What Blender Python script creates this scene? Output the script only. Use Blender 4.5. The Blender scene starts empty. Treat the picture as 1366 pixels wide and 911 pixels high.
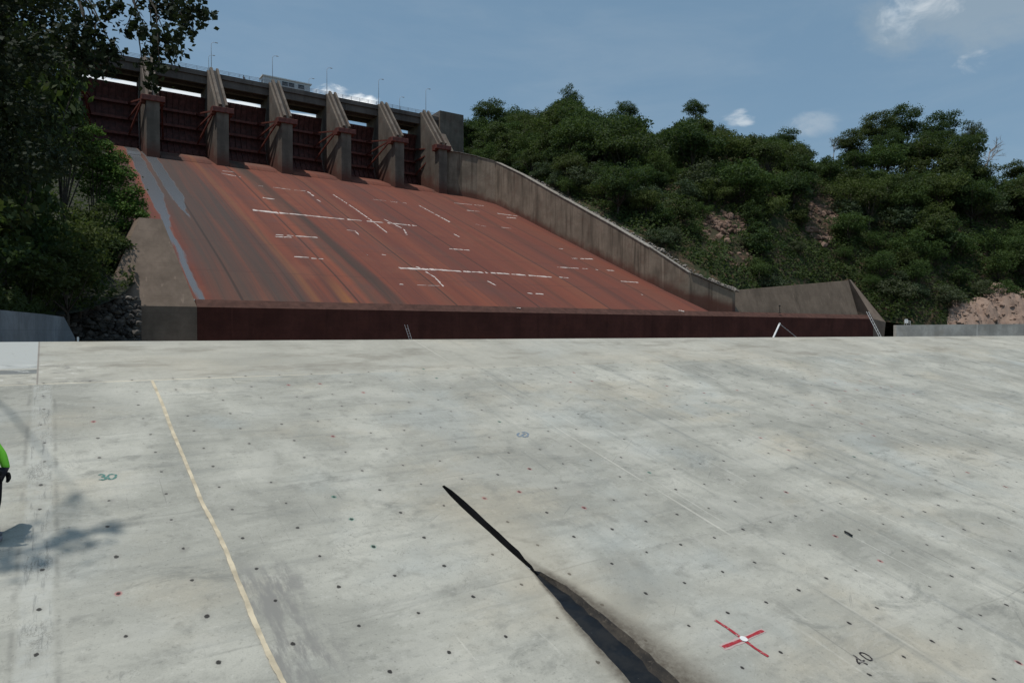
import bpy, bmesh, math, random
import numpy as np
from mathutils import Vector, Matrix
R = math.radians
random.seed(7); RNG = np.random.default_rng(7)
sc = bpy.context.scene; COL = sc.collection
MINI = False

# ------------------------------------------------------------------ survey helpers (camera at the origin)
F, CX, CY, HOR = 911., 683., 455.5, 441.
TH = R(33.9); PT = math.atan((CY-HOR)/F)
def ray(u, v):
    x = (u-CX)/F; y = -(v-CY)/F
    fh = math.cos(PT)+y*math.sin(PT); up = y*math.cos(PT)-math.sin(PT)
    return Vector((x*math.cos(TH)+fh*math.sin(TH), -x*math.sin(TH)+fh*math.cos(TH), up))
def at(u, v, Y):
    d = ray(u, v); return d*(Y/d.y)
def proj(p):
    dep = p[0]*math.sin(TH)+p[1]*math.cos(TH); lat = p[0]*math.cos(TH)-p[1]*math.sin(TH)
    return CX+F*lat/dep, HOR-F*p[2]/dep
SL, Z0 = .2586, -5.9
SQ = math.sqrt(1+SL*SL); SANG = math.atan(SL)
def on_slab(u, v):                       # local slab coordinates (x, q)
    d = ray(u, v); k = Z0/(d.z-SL*d.y); return (d.x*k, d.y*k*SQ)
def slab_world(x, q, h=0): 
    return Vector((x, q/SQ-h*SL/SQ, Z0+q*SL/SQ+h/SQ))
CA, CB, CY0 = 3.3, .415, 80.
def chute_z(Y):
    if Y <= 150: return CA+CB*(Y-CY0)-.42*max(0,1-(Y-81.3)/12)**1.5
    ys = [150, 156, 162, 168, 173, 180]; zs = [32.35, 34.6, 36.75, 38.75, 39.9, 40.2]
    return float(np.interp(Y, ys, zs))
def on_chute(u, v, h=.02):
    d = ray(u, v); k = (CA-CB*CY0)/(d.z-CB*d.y); p = d*k; p.z = chute_z(p.y)+h; return p

# ------------------------------------------------------------------ object helpers
def tag(o, label=None, cat=None, group=None, kind=None):
    if label: o['label'] = label
    if cat: o['category'] = cat
    if group: o['group'] = group
    if kind: o['kind'] = kind
    return o
def empty(name, loc=(0,0,0), rz=0):
    o = bpy.data.objects.new(name, None); COL.objects.link(o); o.location = loc; o.rotation_euler = (0,0,rz)
    o.empty_display_size = .3; return o
class MB:
    def __init__(s): s.v = []; s.f = []
    def add(s, vs, fs):
        n = len(s.v); s.v += [tuple(p) for p in vs]; s.f += [tuple(i+n for i in f) for f in fs]; return s
    def box(s, x0, x1, y0, y1, z0, z1):
        return s.add([(x,y,z) for z in (z0,z1) for y in (y0,y1) for x in (x0,x1)],
                     [(0,2,3,1),(4,5,7,6),(0,1,5,4),(2,6,7,3),(0,4,6,2),(1,3,7,5)])
    def prism(s, pts, axis, a, b):       # pts 2-D outline; axis 'x': (y,z) outline swept in x
        n = len(pts)
        m = {'x': lambda p,t:(t,p[0],p[1]), 'y': lambda p,t:(p[0],t,p[1]), 'z': lambda p,t:(p[0],p[1],t)}[axis]
        return s.add([m(p,a) for p in pts]+[m(p,b) for p in pts],
                     [tuple(range(n))[::-1], tuple(range(n,2*n))]+[(i,(i+1)%n,n+(i+1)%n,n+i) for i in range(n)])
    def tube(s, pts, rad, n=7, cap=True):
        pts = [Vector(p) for p in pts]
        if not hasattr(rad, '__len__'): rad = [rad]*len(pts)
        vs = []; fs = []; ref = None
        for i, p in enumerate(pts):
            d = (pts[min(i+1,len(pts)-1)]-pts[max(i-1,0)]).normalized()
            if ref is None: ref = d.orthogonal().normalized()
            ref = (ref-d*ref.dot(d)).normalized(); b = d.cross(ref)
            for k in range(n):
                a = 2*math.pi*k/n; vs.append(p+(ref*math.cos(a)+b*math.sin(a))*rad[i])
        for i in range(len(pts)-1):
            for k in range(n):
                fs.append((i*n+k, i*n+(k+1)%n, (i+1)*n+(k+1)%n, (i+1)*n+k))
        if cap: fs += [tuple(range(n))[::-1], tuple(range((len(pts)-1)*n, len(pts)*n))]
        return s.add(vs, fs)
    def bar(s, a, b, w, h=None):         # rectangular bar from a to b
        a, b = Vector(a), Vector(b); h = h or w; d = (b-a).normalized()
        r = d.cross(Vector((0,0,1)));  r = r.normalized() if r.length > .01 else Vector((1,0,0)); u = r.cross(d)
        return s.add([p+r*i*w/2+u*j*h/2 for p in (a,b) for i,j in ((-1,-1),(1,-1),(1,1),(-1,1))],
                     [(3,2,1,0),(4,5,6,7),(0,1,5,4),(1,2,6,5),(2,3,7,6),(3,0,4,7)])
    def ribbon(s, pts, w, nrm=(0,0,1), jit=0):
        pts = [Vector(p) for p in pts]; nrm = Vector(nrm); vs = []
        for i, p in enumerate(pts):
            d = (pts[min(i+1,len(pts)-1)]-pts[max(i-1,0)]); r = d.cross(nrm).normalized()
            ww = (w[i] if hasattr(w,'__len__') else w)*(1+random.uniform(-jit,jit))
            vs += [p-r*ww/2, p+r*ww/2]
        return s.add(vs, [(2*i,2*i+1,2*i+3,2*i+2) for i in range(len(pts)-1)])
    def build(s, name, mat, parent=None, smooth=False, bevel=0):
        me = bpy.data.meshes.new(name); me.from_pydata(s.v, [], s.f)
        if mat: me.materials.append(mat)
        o = bpy.data.objects.new(name, me); COL.objects.link(o)
        if parent: o.parent = parent
        bm = bmesh.new(); bm.from_mesh(me); bmesh.ops.recalc_face_normals(bm, faces=bm.faces); bm.to_mesh(me); bm.free()
        if smooth: me.polygons.foreach_set('use_smooth', [True]*len(me.polygons))
        if bevel:
            m = o.modifiers.new('bevel', 'BEVEL'); m.width = bevel; m.segments = 1; m.limit_method = 'ANGLE'
        return o
def copy_thing(root, loc=None, rz=None, sc_=None, name=None):
    r = root.copy(); COL.objects.link(r)
    if loc is not None: r.location = loc
    if rz is not None: r.rotation_euler.z = rz
    if sc_ is not None: r.scale = sc_
    for ch in list(root.children):
        c = ch.copy(); COL.objects.link(c); c.parent = r; c.matrix_parent_inverse = ch.matrix_parent_inverse
        for g in list(ch.children):
            d = g.copy(); COL.objects.link(d); d.parent = c; d.matrix_parent_inverse = g.matrix_parent_inverse
    return r

# ------------------------------------------------------------------ node helpers
class NT:
    def __init__(s, name):
        s.mat = bpy.data.materials.new(name); s.mat.use_nodes = True; s.t = s.mat.node_tree; s.t.nodes.clear()
        s.out = s.t.nodes.new('ShaderNodeOutputMaterial'); s.b = s.n('ShaderNodeBsdfPrincipled')
        s.l(s.b.outputs[0], s.out.inputs[0]); s.tc = s.n('ShaderNodeTexCoord')
        s.pos = s.tc.outputs['Object']; sep = s.n('ShaderNodeSeparateXYZ'); s.l(s.pos, sep.inputs[0])
        s.x, s.y, s.z = sep.outputs
    def n(s, t): return s.t.nodes.new(t)
    def l(s, a, b): s.t.links.new(a, b)
    def put(s, v, sock):
        if isinstance(v, (int,float)): sock.default_value = v
        elif isinstance(v, (tuple,list)): sock.default_value = tuple(v) if len(v) == len(sock.default_value) else tuple(v)+(1,)
        else: s.l(v, sock)
    def m(s, op, a, b=0., c=0.):
        k = s.n('ShaderNodeMath'); k.operation = op
        for v, i in ((a,0),(b,1),(c,2)): s.put(v, k.inputs[i])
        return k.outputs[0]
    def add(s, a, b): return s.m('ADD', a, b)
    def sub(s, a, b): return s.m('SUBTRACT', a, b)
    def mul(s, a, b): return s.m('MULTIPLY', a, b)
    def ss(s, v, a, b, c=0., d=1.):      # smooth step
        k = s.n('ShaderNodeMapRange'); k.interpolation_type = 'SMOOTHSTEP'
        for w, i in ((v,0),(a,1),(b,2),(c,3),(d,4)): s.put(w, k.inputs[i])
        return k.outputs[0]
    def lin(s, v, a, b, c=0., d=1.):
        k = s.n('ShaderNodeMapRange')
        for w, i in ((v,0),(a,1),(b,2),(c,3),(d,4)): s.put(w, k.inputs[i])
        return k.outputs[0]
    def vec(s, x, y, z):
        k = s.n('ShaderNodeCombineXYZ'); s.put(x,k.inputs[0]); s.put(y,k.inputs[1]); s.put(z,k.inputs[2]); return k.outputs[0]
    def scl(s, v, sx, sy, sz):
        k = s.n('ShaderNodeVectorMath'); k.operation = 'MULTIPLY'; s.l(v, k.inputs[0]); k.inputs[1].default_value = (sx,sy,sz); return k.outputs[0]
    def noise(s, scale=1, detail=4, rough=.55, v=None, dist=0):
        k = s.n('ShaderNodeTexNoise'); s.l(v if v is not None else s.pos, k.inputs['Vector'])
        k.inputs['Scale'].default_value = scale; k.inputs['Detail'].default_value = detail
        k.inputs['Roughness'].default_value = rough; k.inputs['Distortion'].default_value = dist; return k.outputs['Fac']
    def white(s, v):
        k = s.n('ShaderNodeTexWhiteNoise'); s.l(v, k.inputs['Vector']); return k.outputs['Value']
    def voro(s, scale, v=None, feature='F1', out='Distance'):
        k = s.n('ShaderNodeTexVoronoi'); k.feature = feature; s.l(v if v is not None else s.pos, k.inputs['Vector']); k.inputs['Scale'].default_value = scale
        return k.outputs[out]
    def ramp(s, fac, stops, interp='LINEAR'):
        k = s.n('ShaderNodeValToRGB'); k.color_ramp.interpolation = interp; s.put(fac, k.inputs[0]); e = k.color_ramp.elements
        for i, (p, c) in enumerate(stops):
            c = (c,c,c) if isinstance(c,(int,float)) else c
            q = e[i] if i < 2 else e.new(p); q.position = p; q.color = (*c,1)
        return k.outputs[0]
    def mix(s, f, a, b, blend='MIX'):
        k = s.n('ShaderNodeMix'); k.data_type = 'RGBA'; k.blend_type = blend; s.put(f, k.inputs[0]); s.put(a, k.inputs[6]); s.put(b, k.inputs[7]); return k.outputs[2]
    def bump(s, h, strength=.3, dist=.05):
        k = s.n('ShaderNodeBump'); k.inputs['Strength'].default_value = strength; k.inputs['Distance'].default_value = dist
        s.l(h, k.inputs['Height']); s.l(k.outputs[0], s.b.inputs['Normal'])
    def done(s, col, rough=.85, spec=.3):
        s.put(col, s.b.inputs['Base Color']); s.put(rough, s.b.inputs['Roughness']); s.b.inputs['Specular IOR Level'].default_value = spec; return s.mat

def m_plain(name, col, rough=.7, var=.25, scale=3, metal=0):
    t = NT(name); f = t.noise(scale, 5)
    c = t.mix(t.ss(f,.3,.7), tuple(x*(1-var) for x in col), tuple(min(1,x*(1+var)) for x in col))
    t.b.inputs['Metallic'].default_value = metal
    return t.done(c, rough)
def m_concrete(name, col, dark=.45, tint=(.32,.2,.14), tintamt=.3, scale=.25, streak=True, rust_h=None):
    t = NT(name)
    a = t.noise(scale, 6, .62); b = t.noise(scale*9, 5, .6)
    c = t.mix(t.ss(a,.32,.68), tuple(x*.72 for x in col), tuple(x*1.12 for x in col))
    c = t.mix(t.mul(t.ss(b,.4,.75),.35), c, tuple(x*.6 for x in col))
    if streak:                           # rain streaks run down the faces
        s = t.noise(1, 5, .6, t.scl(t.pos, .9, .9, .06)); k = t.ss(s,.5,.72)
        s2 = t.noise(1, 4, .6, t.scl(t.pos, .22, .22, .05)); c = t.mix(t.mul(k, dark), c, tuple(x*.28 for x in col))
        c = t.mix(t.mul(t.ss(s2,.5,.68), dark*.9), c, tuple(x*.35 for x in col))
        s3 = t.noise(1, 3, .5, t.scl(t.pos, 1.6, 1.6, .05)); c = t.mix(t.mul(t.ss(s3,.64,.74),.45), c, tuple(min(1,x*1.7) for x in col))
    r = t.noise(scale*1.7, 4); c = t.mix(t.mul(t.ss(r,.5,.72),tintamt), c, tint)
    if rust_h:                           # iron stain above the water line of the chute
        d = t.sub(t.z, t.add(t.mul(t.sub(t.y, CY0), CB), CA)); w = t.add(d, t.mul(t.sub(t.noise(.35,4),.5), rust_h*1.4))
        c = t.mix(t.ss(w, 0, rust_h, .85, 0.), c, (.11,.04,.028))
    bl = t.m('LESS_THAN', t.m('FRACT', t.mul(t.z,.55)), .03); c = t.mix(t.mul(bl,.25), c, tuple(x*.45 for x in col))
    t.bump(b, .25, .04)
    return t.done(c, .9, .2)

# ------------------------------------------------------------------ world, sun, camera
SUN_EL = 75.; SUN_DIR = Vector((-.98,.06,0)).normalized()*math.cos(R(SUN_EL)); SUN_DIR.z = math.sin(R(SUN_EL))
w = bpy.data.worlds.new("World"); sc.world = w; w.use_nodes = True
nt = w.node_tree; nt.nodes.clear()
def wn(t): return nt.nodes.new(t)
def wl(a, b): nt.links.new(a, b)
def wm(op, a, b=0.):
    k = wn('ShaderNodeMath'); k.operation = op
    for v, i in ((a,0),(b,1)):
        if isinstance(v,(int,float)): k.inputs[i].default_value = v
        else: wl(v, k.inputs[i])
    return k.outputs[0]
def wss(v, a, b, c=0., d=1.):
    k = wn('ShaderNodeMapRange'); k.interpolation_type = 'SMOOTHSTEP'; wl(v, k.inputs[0])
    for x, i in ((a,1),(b,2),(c,3),(d,4)): k.inputs[i].default_value = x
    return k.outputs[0]
sky = wn('ShaderNodeTexSky'); sky.sky_type = 'NISHITA'; sky.sun_disc = False
sky.sun_elevation = R(SUN_EL); sky.sun_rotation = math.atan2(SUN_DIR.x, SUN_DIR.y)
sky.air_density = 1.0; sky.dust_density = 1.6; sky.ozone_density = 1.5; sky.altitude = 300
tc = wn('ShaderNodeTexCoord'); dirv = tc.outputs['Generated']
def wnoise(scale, detail, rough, sx=1, sy=1, sz=1, dist=0):
    mp = wn('ShaderNodeVectorMath'); mp.operation = 'MULTIPLY'; wl(dirv, mp.inputs[0]); mp.inputs[1].default_value = (sx,sy,sz)
    k = wn('ShaderNodeTexNoise'); wl(mp.outputs[0], k.inputs['Vector']); k.inputs['Scale'].default_value = scale
    k.inputs['Detail'].default_value = detail; k.inputs['Roughness'].default_value = rough; k.inputs['Distortion'].default_value = dist; return k.outputs['Fac']
def wmix(f, a, b):
    k = wn('ShaderNodeMix'); k.data_type = 'RGBA'
    if isinstance(f,(int,float)): k.inputs[0].default_value = f
    else: wl(f, k.inputs[0])
    for v, i in ((a,6),(b,7)):
        if isinstance(v, tuple): k.inputs[i].default_value = (*v,1)
        else: wl(v, k.inputs[i])
    return k.outputs[2]
c = wmix(.46, sky.outputs[0], (2.6,4.5,6.0))                      # thin high veil over the blue
cir = wnoise(3.5, 6, .6, 1, 1, 3.5, .4)
c = wmix(wm('MULTIPLY', wss(cir,.40,.80), .16), c, (5.2,6.0,6.6))
def puff(u, v, ru, col, amt, lo=.46, hi=.62, sc_=9, sq=2.2):
    global c
    d = ray(u, v).normalized(); s = wn('ShaderNodeVectorMath'); s.operation = 'SUBTRACT'; wl(dirv, s.inputs[0]); s.inputs[1].default_value = d
    q = wn('ShaderNodeVectorMath'); q.operation = 'MULTIPLY'; wl(s.outputs[0], q.inputs[0]); q.inputs[1].default_value = (1,1,sq)
    ln = wn('ShaderNodeVectorMath'); ln.operation = 'LENGTH'; wl(q.outputs[0], ln.inputs[0])
    r = ru/F; mask = wss(ln.outputs['Value'], r*.15, r, 1., 0.)
    n = wnoise(sc_, 7, .6, 1, 1, 1.6, .5)
    f = wm('MULTIPLY', wss(wm('ADD', n, wm('MULTIPLY', wm('SUBTRACT', mask, 1.), .55)), lo-.12, hi), wm('MULTIPLY', wss(mask, .02, .3), amt))
    c = wmix(f, c, col)
puff(1330, 0, 210, (4.0,4.8,5.4), .5, .3, .5, 7, 2.4)
puff(1208, 25, 62, (7.8,8.6,9.2), .6, .44, .74, 26, 1.2)
puff(1250, 2, 60, (7.4,8.0,8.5), .7, .44, .7, 22, 1.8)
puff(1296, 84, 44, (6.6,7.3,7.9), .6, .48, .74, 26, 1.4)
puff(445, 130, 62, (12.,12.4,12.6), 1.0, .36, .56, 20, 2.6)
puff(478, 134, 50, (12.,12.4,12.6), 1.0, .36, .56, 20, 2.6)
for uu_, vv_ in ((135,108),(170,113),(205,119),(245,126),(285,133),(325,141),(365,149),(405,156),(435,162)): puff(uu_, vv_, 34, (9.,9.6,10.), 1., .2, .4, 14, 4.5)
puff(985, 160, 42, (8.2,8.8,9.2), .65, .42, .62, 20, 2.0)
puff(1085, 165, 70, (6.0,6.7,7.3), .45, .46, .66, 14, 2.0)
bg = wn('ShaderNodeBackground'); wl(c, bg.inputs[0]); bg.inputs[1].default_value = .088
wo = wn('ShaderNodeOutputWorld'); wl(bg.outputs[0], wo.inputs[0])
sd = bpy.data.lights.new('sun', 'SUN'); sd.energy = 2.9; sd.angle = R(.5); sd.color = (1,.965,.91)
so = bpy.data.objects.new('sun', sd); COL.objects.link(so); so.rotation_euler = (-SUN_DIR).to_track_quat('-Z','Y').to_euler(); so.location = (-40,30,90)
cd = bpy.data.cameras.new('camera'); cam = bpy.data.objects.new('camera', cd); COL.objects.link(cam)
cd.sensor_width = 36; cd.lens = 36*F/1366; cd.clip_end = 6000; cd.clip_start = .1
cam.rotation_euler = (math.pi/2-PT, 0, -TH); sc.camera = cam
sc.view_settings.view_transform = 'Standard'; sc.view_settings.look = 'None'; sc.view_settings.gamma = 1; sc.view_settings.exposure = 0

# ------------------------------------------------------------------ materials
JX, JP = 1.95, 4.215                       # joints of the slab across its width
HX, HPX, HQ, HPQ = -.17, .8458, 5.05, .868  # grid of grout holes
def m_slab():
    t = NT('slab_concrete'); x, q = t.x, t.y
    n1 = t.noise(.32, 6, .6, dist=.6); n2 = t.noise(2.2, 6, .62); n3 = t.noise(14, 4, .6)
    c = t.mix(t.ss(n1,.3,.7), (.305,.305,.278), (.475,.47,.425))
    tan = t.noise(.22, 5, .6, t.scl(t.pos,1,1.3,1)); c = t.mix(t.mul(t.ss(tan,.5,.68),.55), c, (.45,.41,.335))
    blue = t.noise(.3, 4, .55, t.vec(t.add(x,40),q,0)); c = t.mix(t.mul(t.ss(blue,.52,.7),.4), c, (.37,.41,.42))
    pid = t.m('FLOOR', t.m('DIVIDE', t.sub(x, JX), JP)); qid = t.m('FLOOR', t.m('DIVIDE', t.sub(q, 18.85), 6.2))
    pw = t.white(t.vec(pid, qid, 3)); c = t.mix(t.mul(t.sub(1, pw),.16), c, (.25,.25,.235))
    # trowel marks: across the slab on the left, down the slope on the right
    tr = t.noise(1, 5, .65, t.scl(t.pos,.35,3.2,1)); dn = t.noise(1, 6, .65, t.scl(t.pos,2.6,.13,1))
    dn2 = t.noise(1, 4, .6, t.scl(t.pos,7,.25,1))
    side = t.ss(x, 4, 13)
    c = t.mix(t.mul(t.ss(tr,.48,.7), t.sub(.42, t.mul(side,.22))), c, (.235,.24,.23))
    c = t.mix(t.mul(t.ss(dn,.52,.7), t.mul(side,.5)), c, (.22,.23,.225))
    c = t.mix(t.mul(t.ss(dn2,.6,.7), t.mul(side,.35)), c, (.62,.61,.56))
    c = t.mix(t.mul(t.ss(n2,.52,.72),.5), c, (.22,.22,.205))
    blot = t.noise(.75, 6, .7, t.scl(t.pos,.8,1.5,1), .8); c = t.mix(t.mul(t.ss(blot,.56,.7),.55), c, (.185,.19,.18))
    gr = t.noise(45,3,.7); c = t.mix(t.mul(t.ss(gr,.5,.75),.4), c, (.2,.2,.19)); c = t.mix(t.mul(t.ss(n3,.56,.74),.5), c, (.19,.19,.178)); c = t.mix(t.mul(t.ss(n3,.26,.42,1.,0.),.3), c, (.56,.55,.52))
    pt = t.noise(.6, 7, .68, t.vec(t.add(x,11),t.mul(q,1.6),2), .4); c = t.mix(t.mul(t.ss(pt,.535,.555),.13), c, (.2,.2,.185)); c = t.mix(t.mul(t.ss(pt,.44,.455,1.,0.),.10), c, (.62,.61,.57))
    ang = t.add(t.mul(x,.82), t.mul(q,.57)); ang2 = t.sub(t.mul(q,.82), t.mul(x,.57))
    sc1 = t.noise(1, 5, .7, t.vec(t.mul(ang,.35), t.mul(ang2,11), 0)); c = t.mix(t.mul(t.ss(sc1,.62,.68), t.mul(t.ss(t.noise(.45,3),.52,.62),.45)), c, (.17,.17,.165))
    sc2 = t.noise(1, 5, .7, t.vec(t.mul(x,9), t.mul(q,.22), 4)); c = t.mix(t.mul(t.ss(sc2,.63,.68), t.mul(t.ss(t.noise(.4,3,.5,t.vec(x,q,8)),.5,.62),.5)), c, (.19,.19,.18)); c = t.mix(t.mul(t.ss(sc2,.3,.36,1.,0.), t.mul(t.ss(t.noise(.4,3,.5,t.vec(x,q,9)),.5,.62),.4)), c, (.66,.65,.6))
    pit = t.voro(9); c = t.mix(t.mul(t.ss(pit,.05,.13,1.,0.), t.mul(t.ss(t.noise(.8,3),.45,.6),.55)), c, (.17,.17,.16))
    pq = t.m('ABSOLUTE', t.sub(t.m('FRACT', t.m('DIVIDE', t.add(q, t.mul(t.sub(t.noise(.6,3),.5),.25)), 3.47)),.5)); c = t.mix(t.mul(t.ss(t.mul(pq,3.47),0,.03,1.,0.), t.mul(t.ss(t.noise(.5,3),.45,.6),.35)), c, (.2,.2,.19)); pid2 = t.white(t.vec(pid, t.m('FLOOR', t.add(t.m('DIVIDE', q, 3.47),.5)), 12)); c = t.mix(t.mul(pid2,.12), c, (.25,.245,.225))
    # top strip beyond the cross joint: sandier
    top = t.ss(q, 18.83, 18.87); stain = t.noise(.5, 6, .65, t.scl(t.pos,.7,2,1))
    c = t.mix(t.mul(top,.4), c, (.43,.41,.36)); c = t.mix(t.mul(top, t.mul(t.ss(stain,.5,.66),.5)), c, (.22,.205,.18))
    c = t.mix(t.mul(t.ss(t.m('ABSOLUTE', t.sub(q, 18.86)), .0,.05,1.,0.), t.ss(x,2,9,.7,.12)), c, (.60,.55,.45))
    # longitudinal joints, pale grout with a dark hairline
    jf = t.m('ABSOLUTE', t.sub(t.m('FRACT', t.add(t.m('DIVIDE', t.sub(x, JX), JP),.5)), .5)); jd = t.mul(jf, JP)
    jd = t.add(jd, t.mul(t.sub(t.noise(1.5,3),.5),.03))
    rgt = t.mul(t.mul(t.ss(x,5,9), t.ss(t.noise(.35,4),.45,.65)), .32)
    c = t.mix(t.mul(t.ss(jd,.0,.045,1.,0.), rgt), c, (.66,.64,.58)); 
    c = t.mix(t.mul(t.ss(t.m('ABSOLUTE', t.sub(jd,.05)),0,.02,1.,0.), t.mul(rgt,.6)), c, (.2,.2,.19))
    # rough plaster band on the left joint
    bx = t.add(x, t.mul(t.sub(t.noise(3,5,.7),.5),.07)); band = t.mul(t.ss(t.m('ABSOLUTE', t.add(bx,.2)), .13,.2,1.,0.), t.sub(1, top))
    crk = t.noise(5, 6, .75, t.scl(t.pos,1.6,.7,1), 1.5); c = t.mix(t.mul(band,t.lin(t.noise(7,5,.75),.3,.7,.0,.5)), c, (.5,.51,.49)); c = t.mix(t.mul(band,t.mul(t.ss(t.noise(1,4,.7,t.scl(t.pos,14,1.6,1)),.52,.66),.55)), c, (.2,.205,.2))
    c = t.mix(t.mul(band, t.mul(t.ss(t.m('ABSOLUTE', t.sub(crk,.5)),0,.03,1.,0.), t.mul(t.ss(t.noise(1.1,3),.46,.6),.8))), c, (.17,.17,.16))
    edge = t.mul(t.ss(t.m('ABSOLUTE', t.sub(t.m('ABSOLUTE', t.add(bx,.2)),.22)),0,.05,1.,0.), t.sub(1,top)); c = t.mix(t.mul(edge,t.mul(t.ss(t.noise(1.4,4),.42,.62),.5)), c, (.2,.2,.19))
    # top-left panel, newer and paler, with a rough foot and its edge shading painted as a dark line
    tl = t.m('LESS_THAN', x, -.32)
    c = t.mix(t.mul(tl, t.ss(q, 20.0, 20.1)), c, (.40,.415,.41))
    c = t.mix(t.mul(tl, t.ss(t.m('ABSOLUTE', t.sub(q,19.8)),.1,.22,1.,0.)), c, (.2,.21,.21))
    rg = t.mul(t.mul(t.ss(t.add(x, t.mul(t.sub(t.noise(1.3,4),.5),2.2)), 1.1, .4), t.ss(q,18.75,18.9)), t.ss(t.add(q,t.sub(t.noise(1.1,4),.5)),20.9,20.1)); rn = t.noise(2.2,6,.7,t.scl(t.pos,1,2.2,1),.8)
    c = t.mix(t.mul(rg, t.mul(t.ss(rn,.5,.68),.7)), c, (.2,.2,.195)); c = t.mix(t.mul(rg, t.mul(t.ss(rn,.34,.46,1.,0.),.6)), c, (.6,.6,.57))
    c = t.mix(t.mul(t.ss(t.m('ABSOLUTE', t.add(x,.3)),0,.03,1.,0.), t.mul(top,.8)), c, (.22,.2,.19))
    sm = t.mul(t.mul(t.ss(x,2.03,2.1), t.ss(t.add(x,t.mul(t.sub(t.noise(1.2,5,.7),.5),1.4)),3.0,2.5)), t.mul(t.ss(q,7,8), t.ss(q,10.8,9.8))); c = t.mix(t.mul(sm, t.ss(t.noise(1,5,.7,t.scl(t.pos,5,1.1,1)),.4,.6)), c, (.245,.243,.232))
    # hairline cracks
    ck = t.noise(.9, 6, .55, None, 1.2); c = t.mix(t.mul(t.ss(t.m('ABSOLUTE', t.sub(ck,.5)),0,.004,1.,0.), t.mul(t.ss(n1,.5,.6),.5)), c, (.2,.2,.19))
    bc = t.n('ShaderNodeBrightContrast'); t.l(c, bc.inputs[0]); bc.inputs['Bright'].default_value = .026; bc.inputs['Contrast'].default_value = .17; c = t.mix(1., bc.outputs[0], (1.,.98,.935), 'MULTIPLY')
    # grout holes on their grid, some ringed with paint
    gx = t.m('DIVIDE', t.sub(x, HX), HPX); gq = t.m('DIVIDE', t.sub(q, HQ), HPQ)
    ix = t.m('ROUND', gx); iq = t.m('ROUND', gq); idv = t.vec(ix, iq, 0)
    jx = t.mul(t.sub(t.white(t.vec(ix,iq,7)),.5),.10); jq = t.mul(t.sub(t.white(t.vec(ix,iq,9)),.5),.10)
    dx = t.mul(t.sub(t.sub(gx, ix), jx), HPX); dq = t.mul(t.sub(t.sub(gq, iq), jq), HPQ)
    dq2 = t.mul(dq, .8); d = t.m('SQRT', t.add(t.mul(dx,dx), t.mul(dq2,dq2))); rnd = t.white(idv)
    d = t.add(d, t.mul(t.sub(t.noise(30,2),.5),.03))
    ok = t.mul(t.m('GREATER_THAN', rnd, .07), t.m('LESS_THAN', q, 19.3)); ok = t.mul(ok, t.ss(x, 38, 24))
    reg = t.noise(.22, 2, .5, t.scl(idv,1,1,1)); pr = t.white(t.vec(ix,iq,21))
    red = t.mul(t.m('GREATER_THAN', reg, .585), t.m('GREATER_THAN', pr, .35)); grn = t.mul(t.m('LESS_THAN', reg, .385), t.m('GREATER_THAN', pr, .45))
    rad = t.lin(t.white(t.vec(ix,iq,5)),0,1,.014,.025); halo = t.ss(d, .03,.10,1.,0.); hole = t.ss(t.sub(d,rad), 0,.012,1.,0.)
    c = t.mix(t.mul(t.mul(halo, ok),.18), c, (.2,.18,.16))
    c = t.mix(t.mul(t.mul(t.ss(d,.025,.06,1.,0.), ok), t.mul(red,.55)), c, (.42,.07,.08))
    c = t.mix(t.mul(t.mul(t.ss(d,.025,.055,1.,0.), ok), t.mul(grn,.6)), c, (.03,.22,.16))
    c = t.mix(t.mul(t.mul(hole, ok),t.ss(q,20,7,.6,.95)), c, (.018,.016,.015))
    # wet seepage tongue below the slot
    def edge_curve(pts):
        k = t.n('ShaderNodeValToRGB'); e = k.color_ramp.elements; t.l(t.lin(q, 0, 10), k.inputs[0])
        for i, (Q, X) in enumerate(sorted(pts)):
            el = e[i] if i < 2 else e.new(Q/10); el.position = Q/10; v = X/10; el.color = (v,v,v,1)
        return t.mul(k.outputs[0], 10)
    zc = lambda a, b: on_slab(560+a/3.2425, 630+b/3.2425)
    le = [(zc(a,b)[1], zc(a,b)[0]) for a, b in ((486,425),(530,480),(590,545),(690,665),(800,780),(912,905))]+[(2,5.55)]
    ri = [(zc(a,b)[1], zc(a,b)[0]) for a, b in ((500,405),(560,440),(650,500),(760,590),(900,700),(1120,905))]+[(2,7.25)]
    wv = t.mul(t.sub(t.noise(4,5,.65),.5),.09); xw = t.add(x, wv)
    L, Rr = edge_curve(le), edge_curve(ri)
    lo = t.ss(q, 8.85, 8.95, 1., 0.)
    wf = t.ss(q, 8.9, 5.5, .02, .09); wet = t.mul(t.mul(t.ss(t.sub(xw, L), t.mul(wf,-.8),wf), t.ss(t.sub(Rr, xw), t.mul(wf,-.8),wf)), lo)
    fr = t.ss(q, 9.3, 5., .05, .42)
    damp = t.mul(t.mul(t.ss(t.sub(xw, L), t.mul(fr,-.8), .0), t.ss(t.sub(Rr, xw), t.mul(fr,-2.2), .0)), t.ss(q, 9.6, 8.3))
    rust = t.mul(t.ss(t.m('ABSOLUTE', t.sub(t.add(x, t.mul(wv,5)), 6.3)), .15, 1.1, 1., 0.), t.ss(q, 12.2, 9.5, 0., 1.))
    c = t.mix(t.mul(rust,.4), c, (.37,.32,.235)); c = t.mix(t.mul(damp,t.lin(t.noise(9,5,.75),.35,.65,.65,1.)), c, (.085,.068,.049))
    fl = t.noise(20, 3, .7); pass
    rough = t.sub(.88, t.mul(damp,.2))
    t.bump(t.add(t.add(t.mul(n2,.6), t.mul(n3,.25)), t.mul(tr,.5)), .22, .03)
    t.done(c, rough, .3); return t.mat
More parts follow.
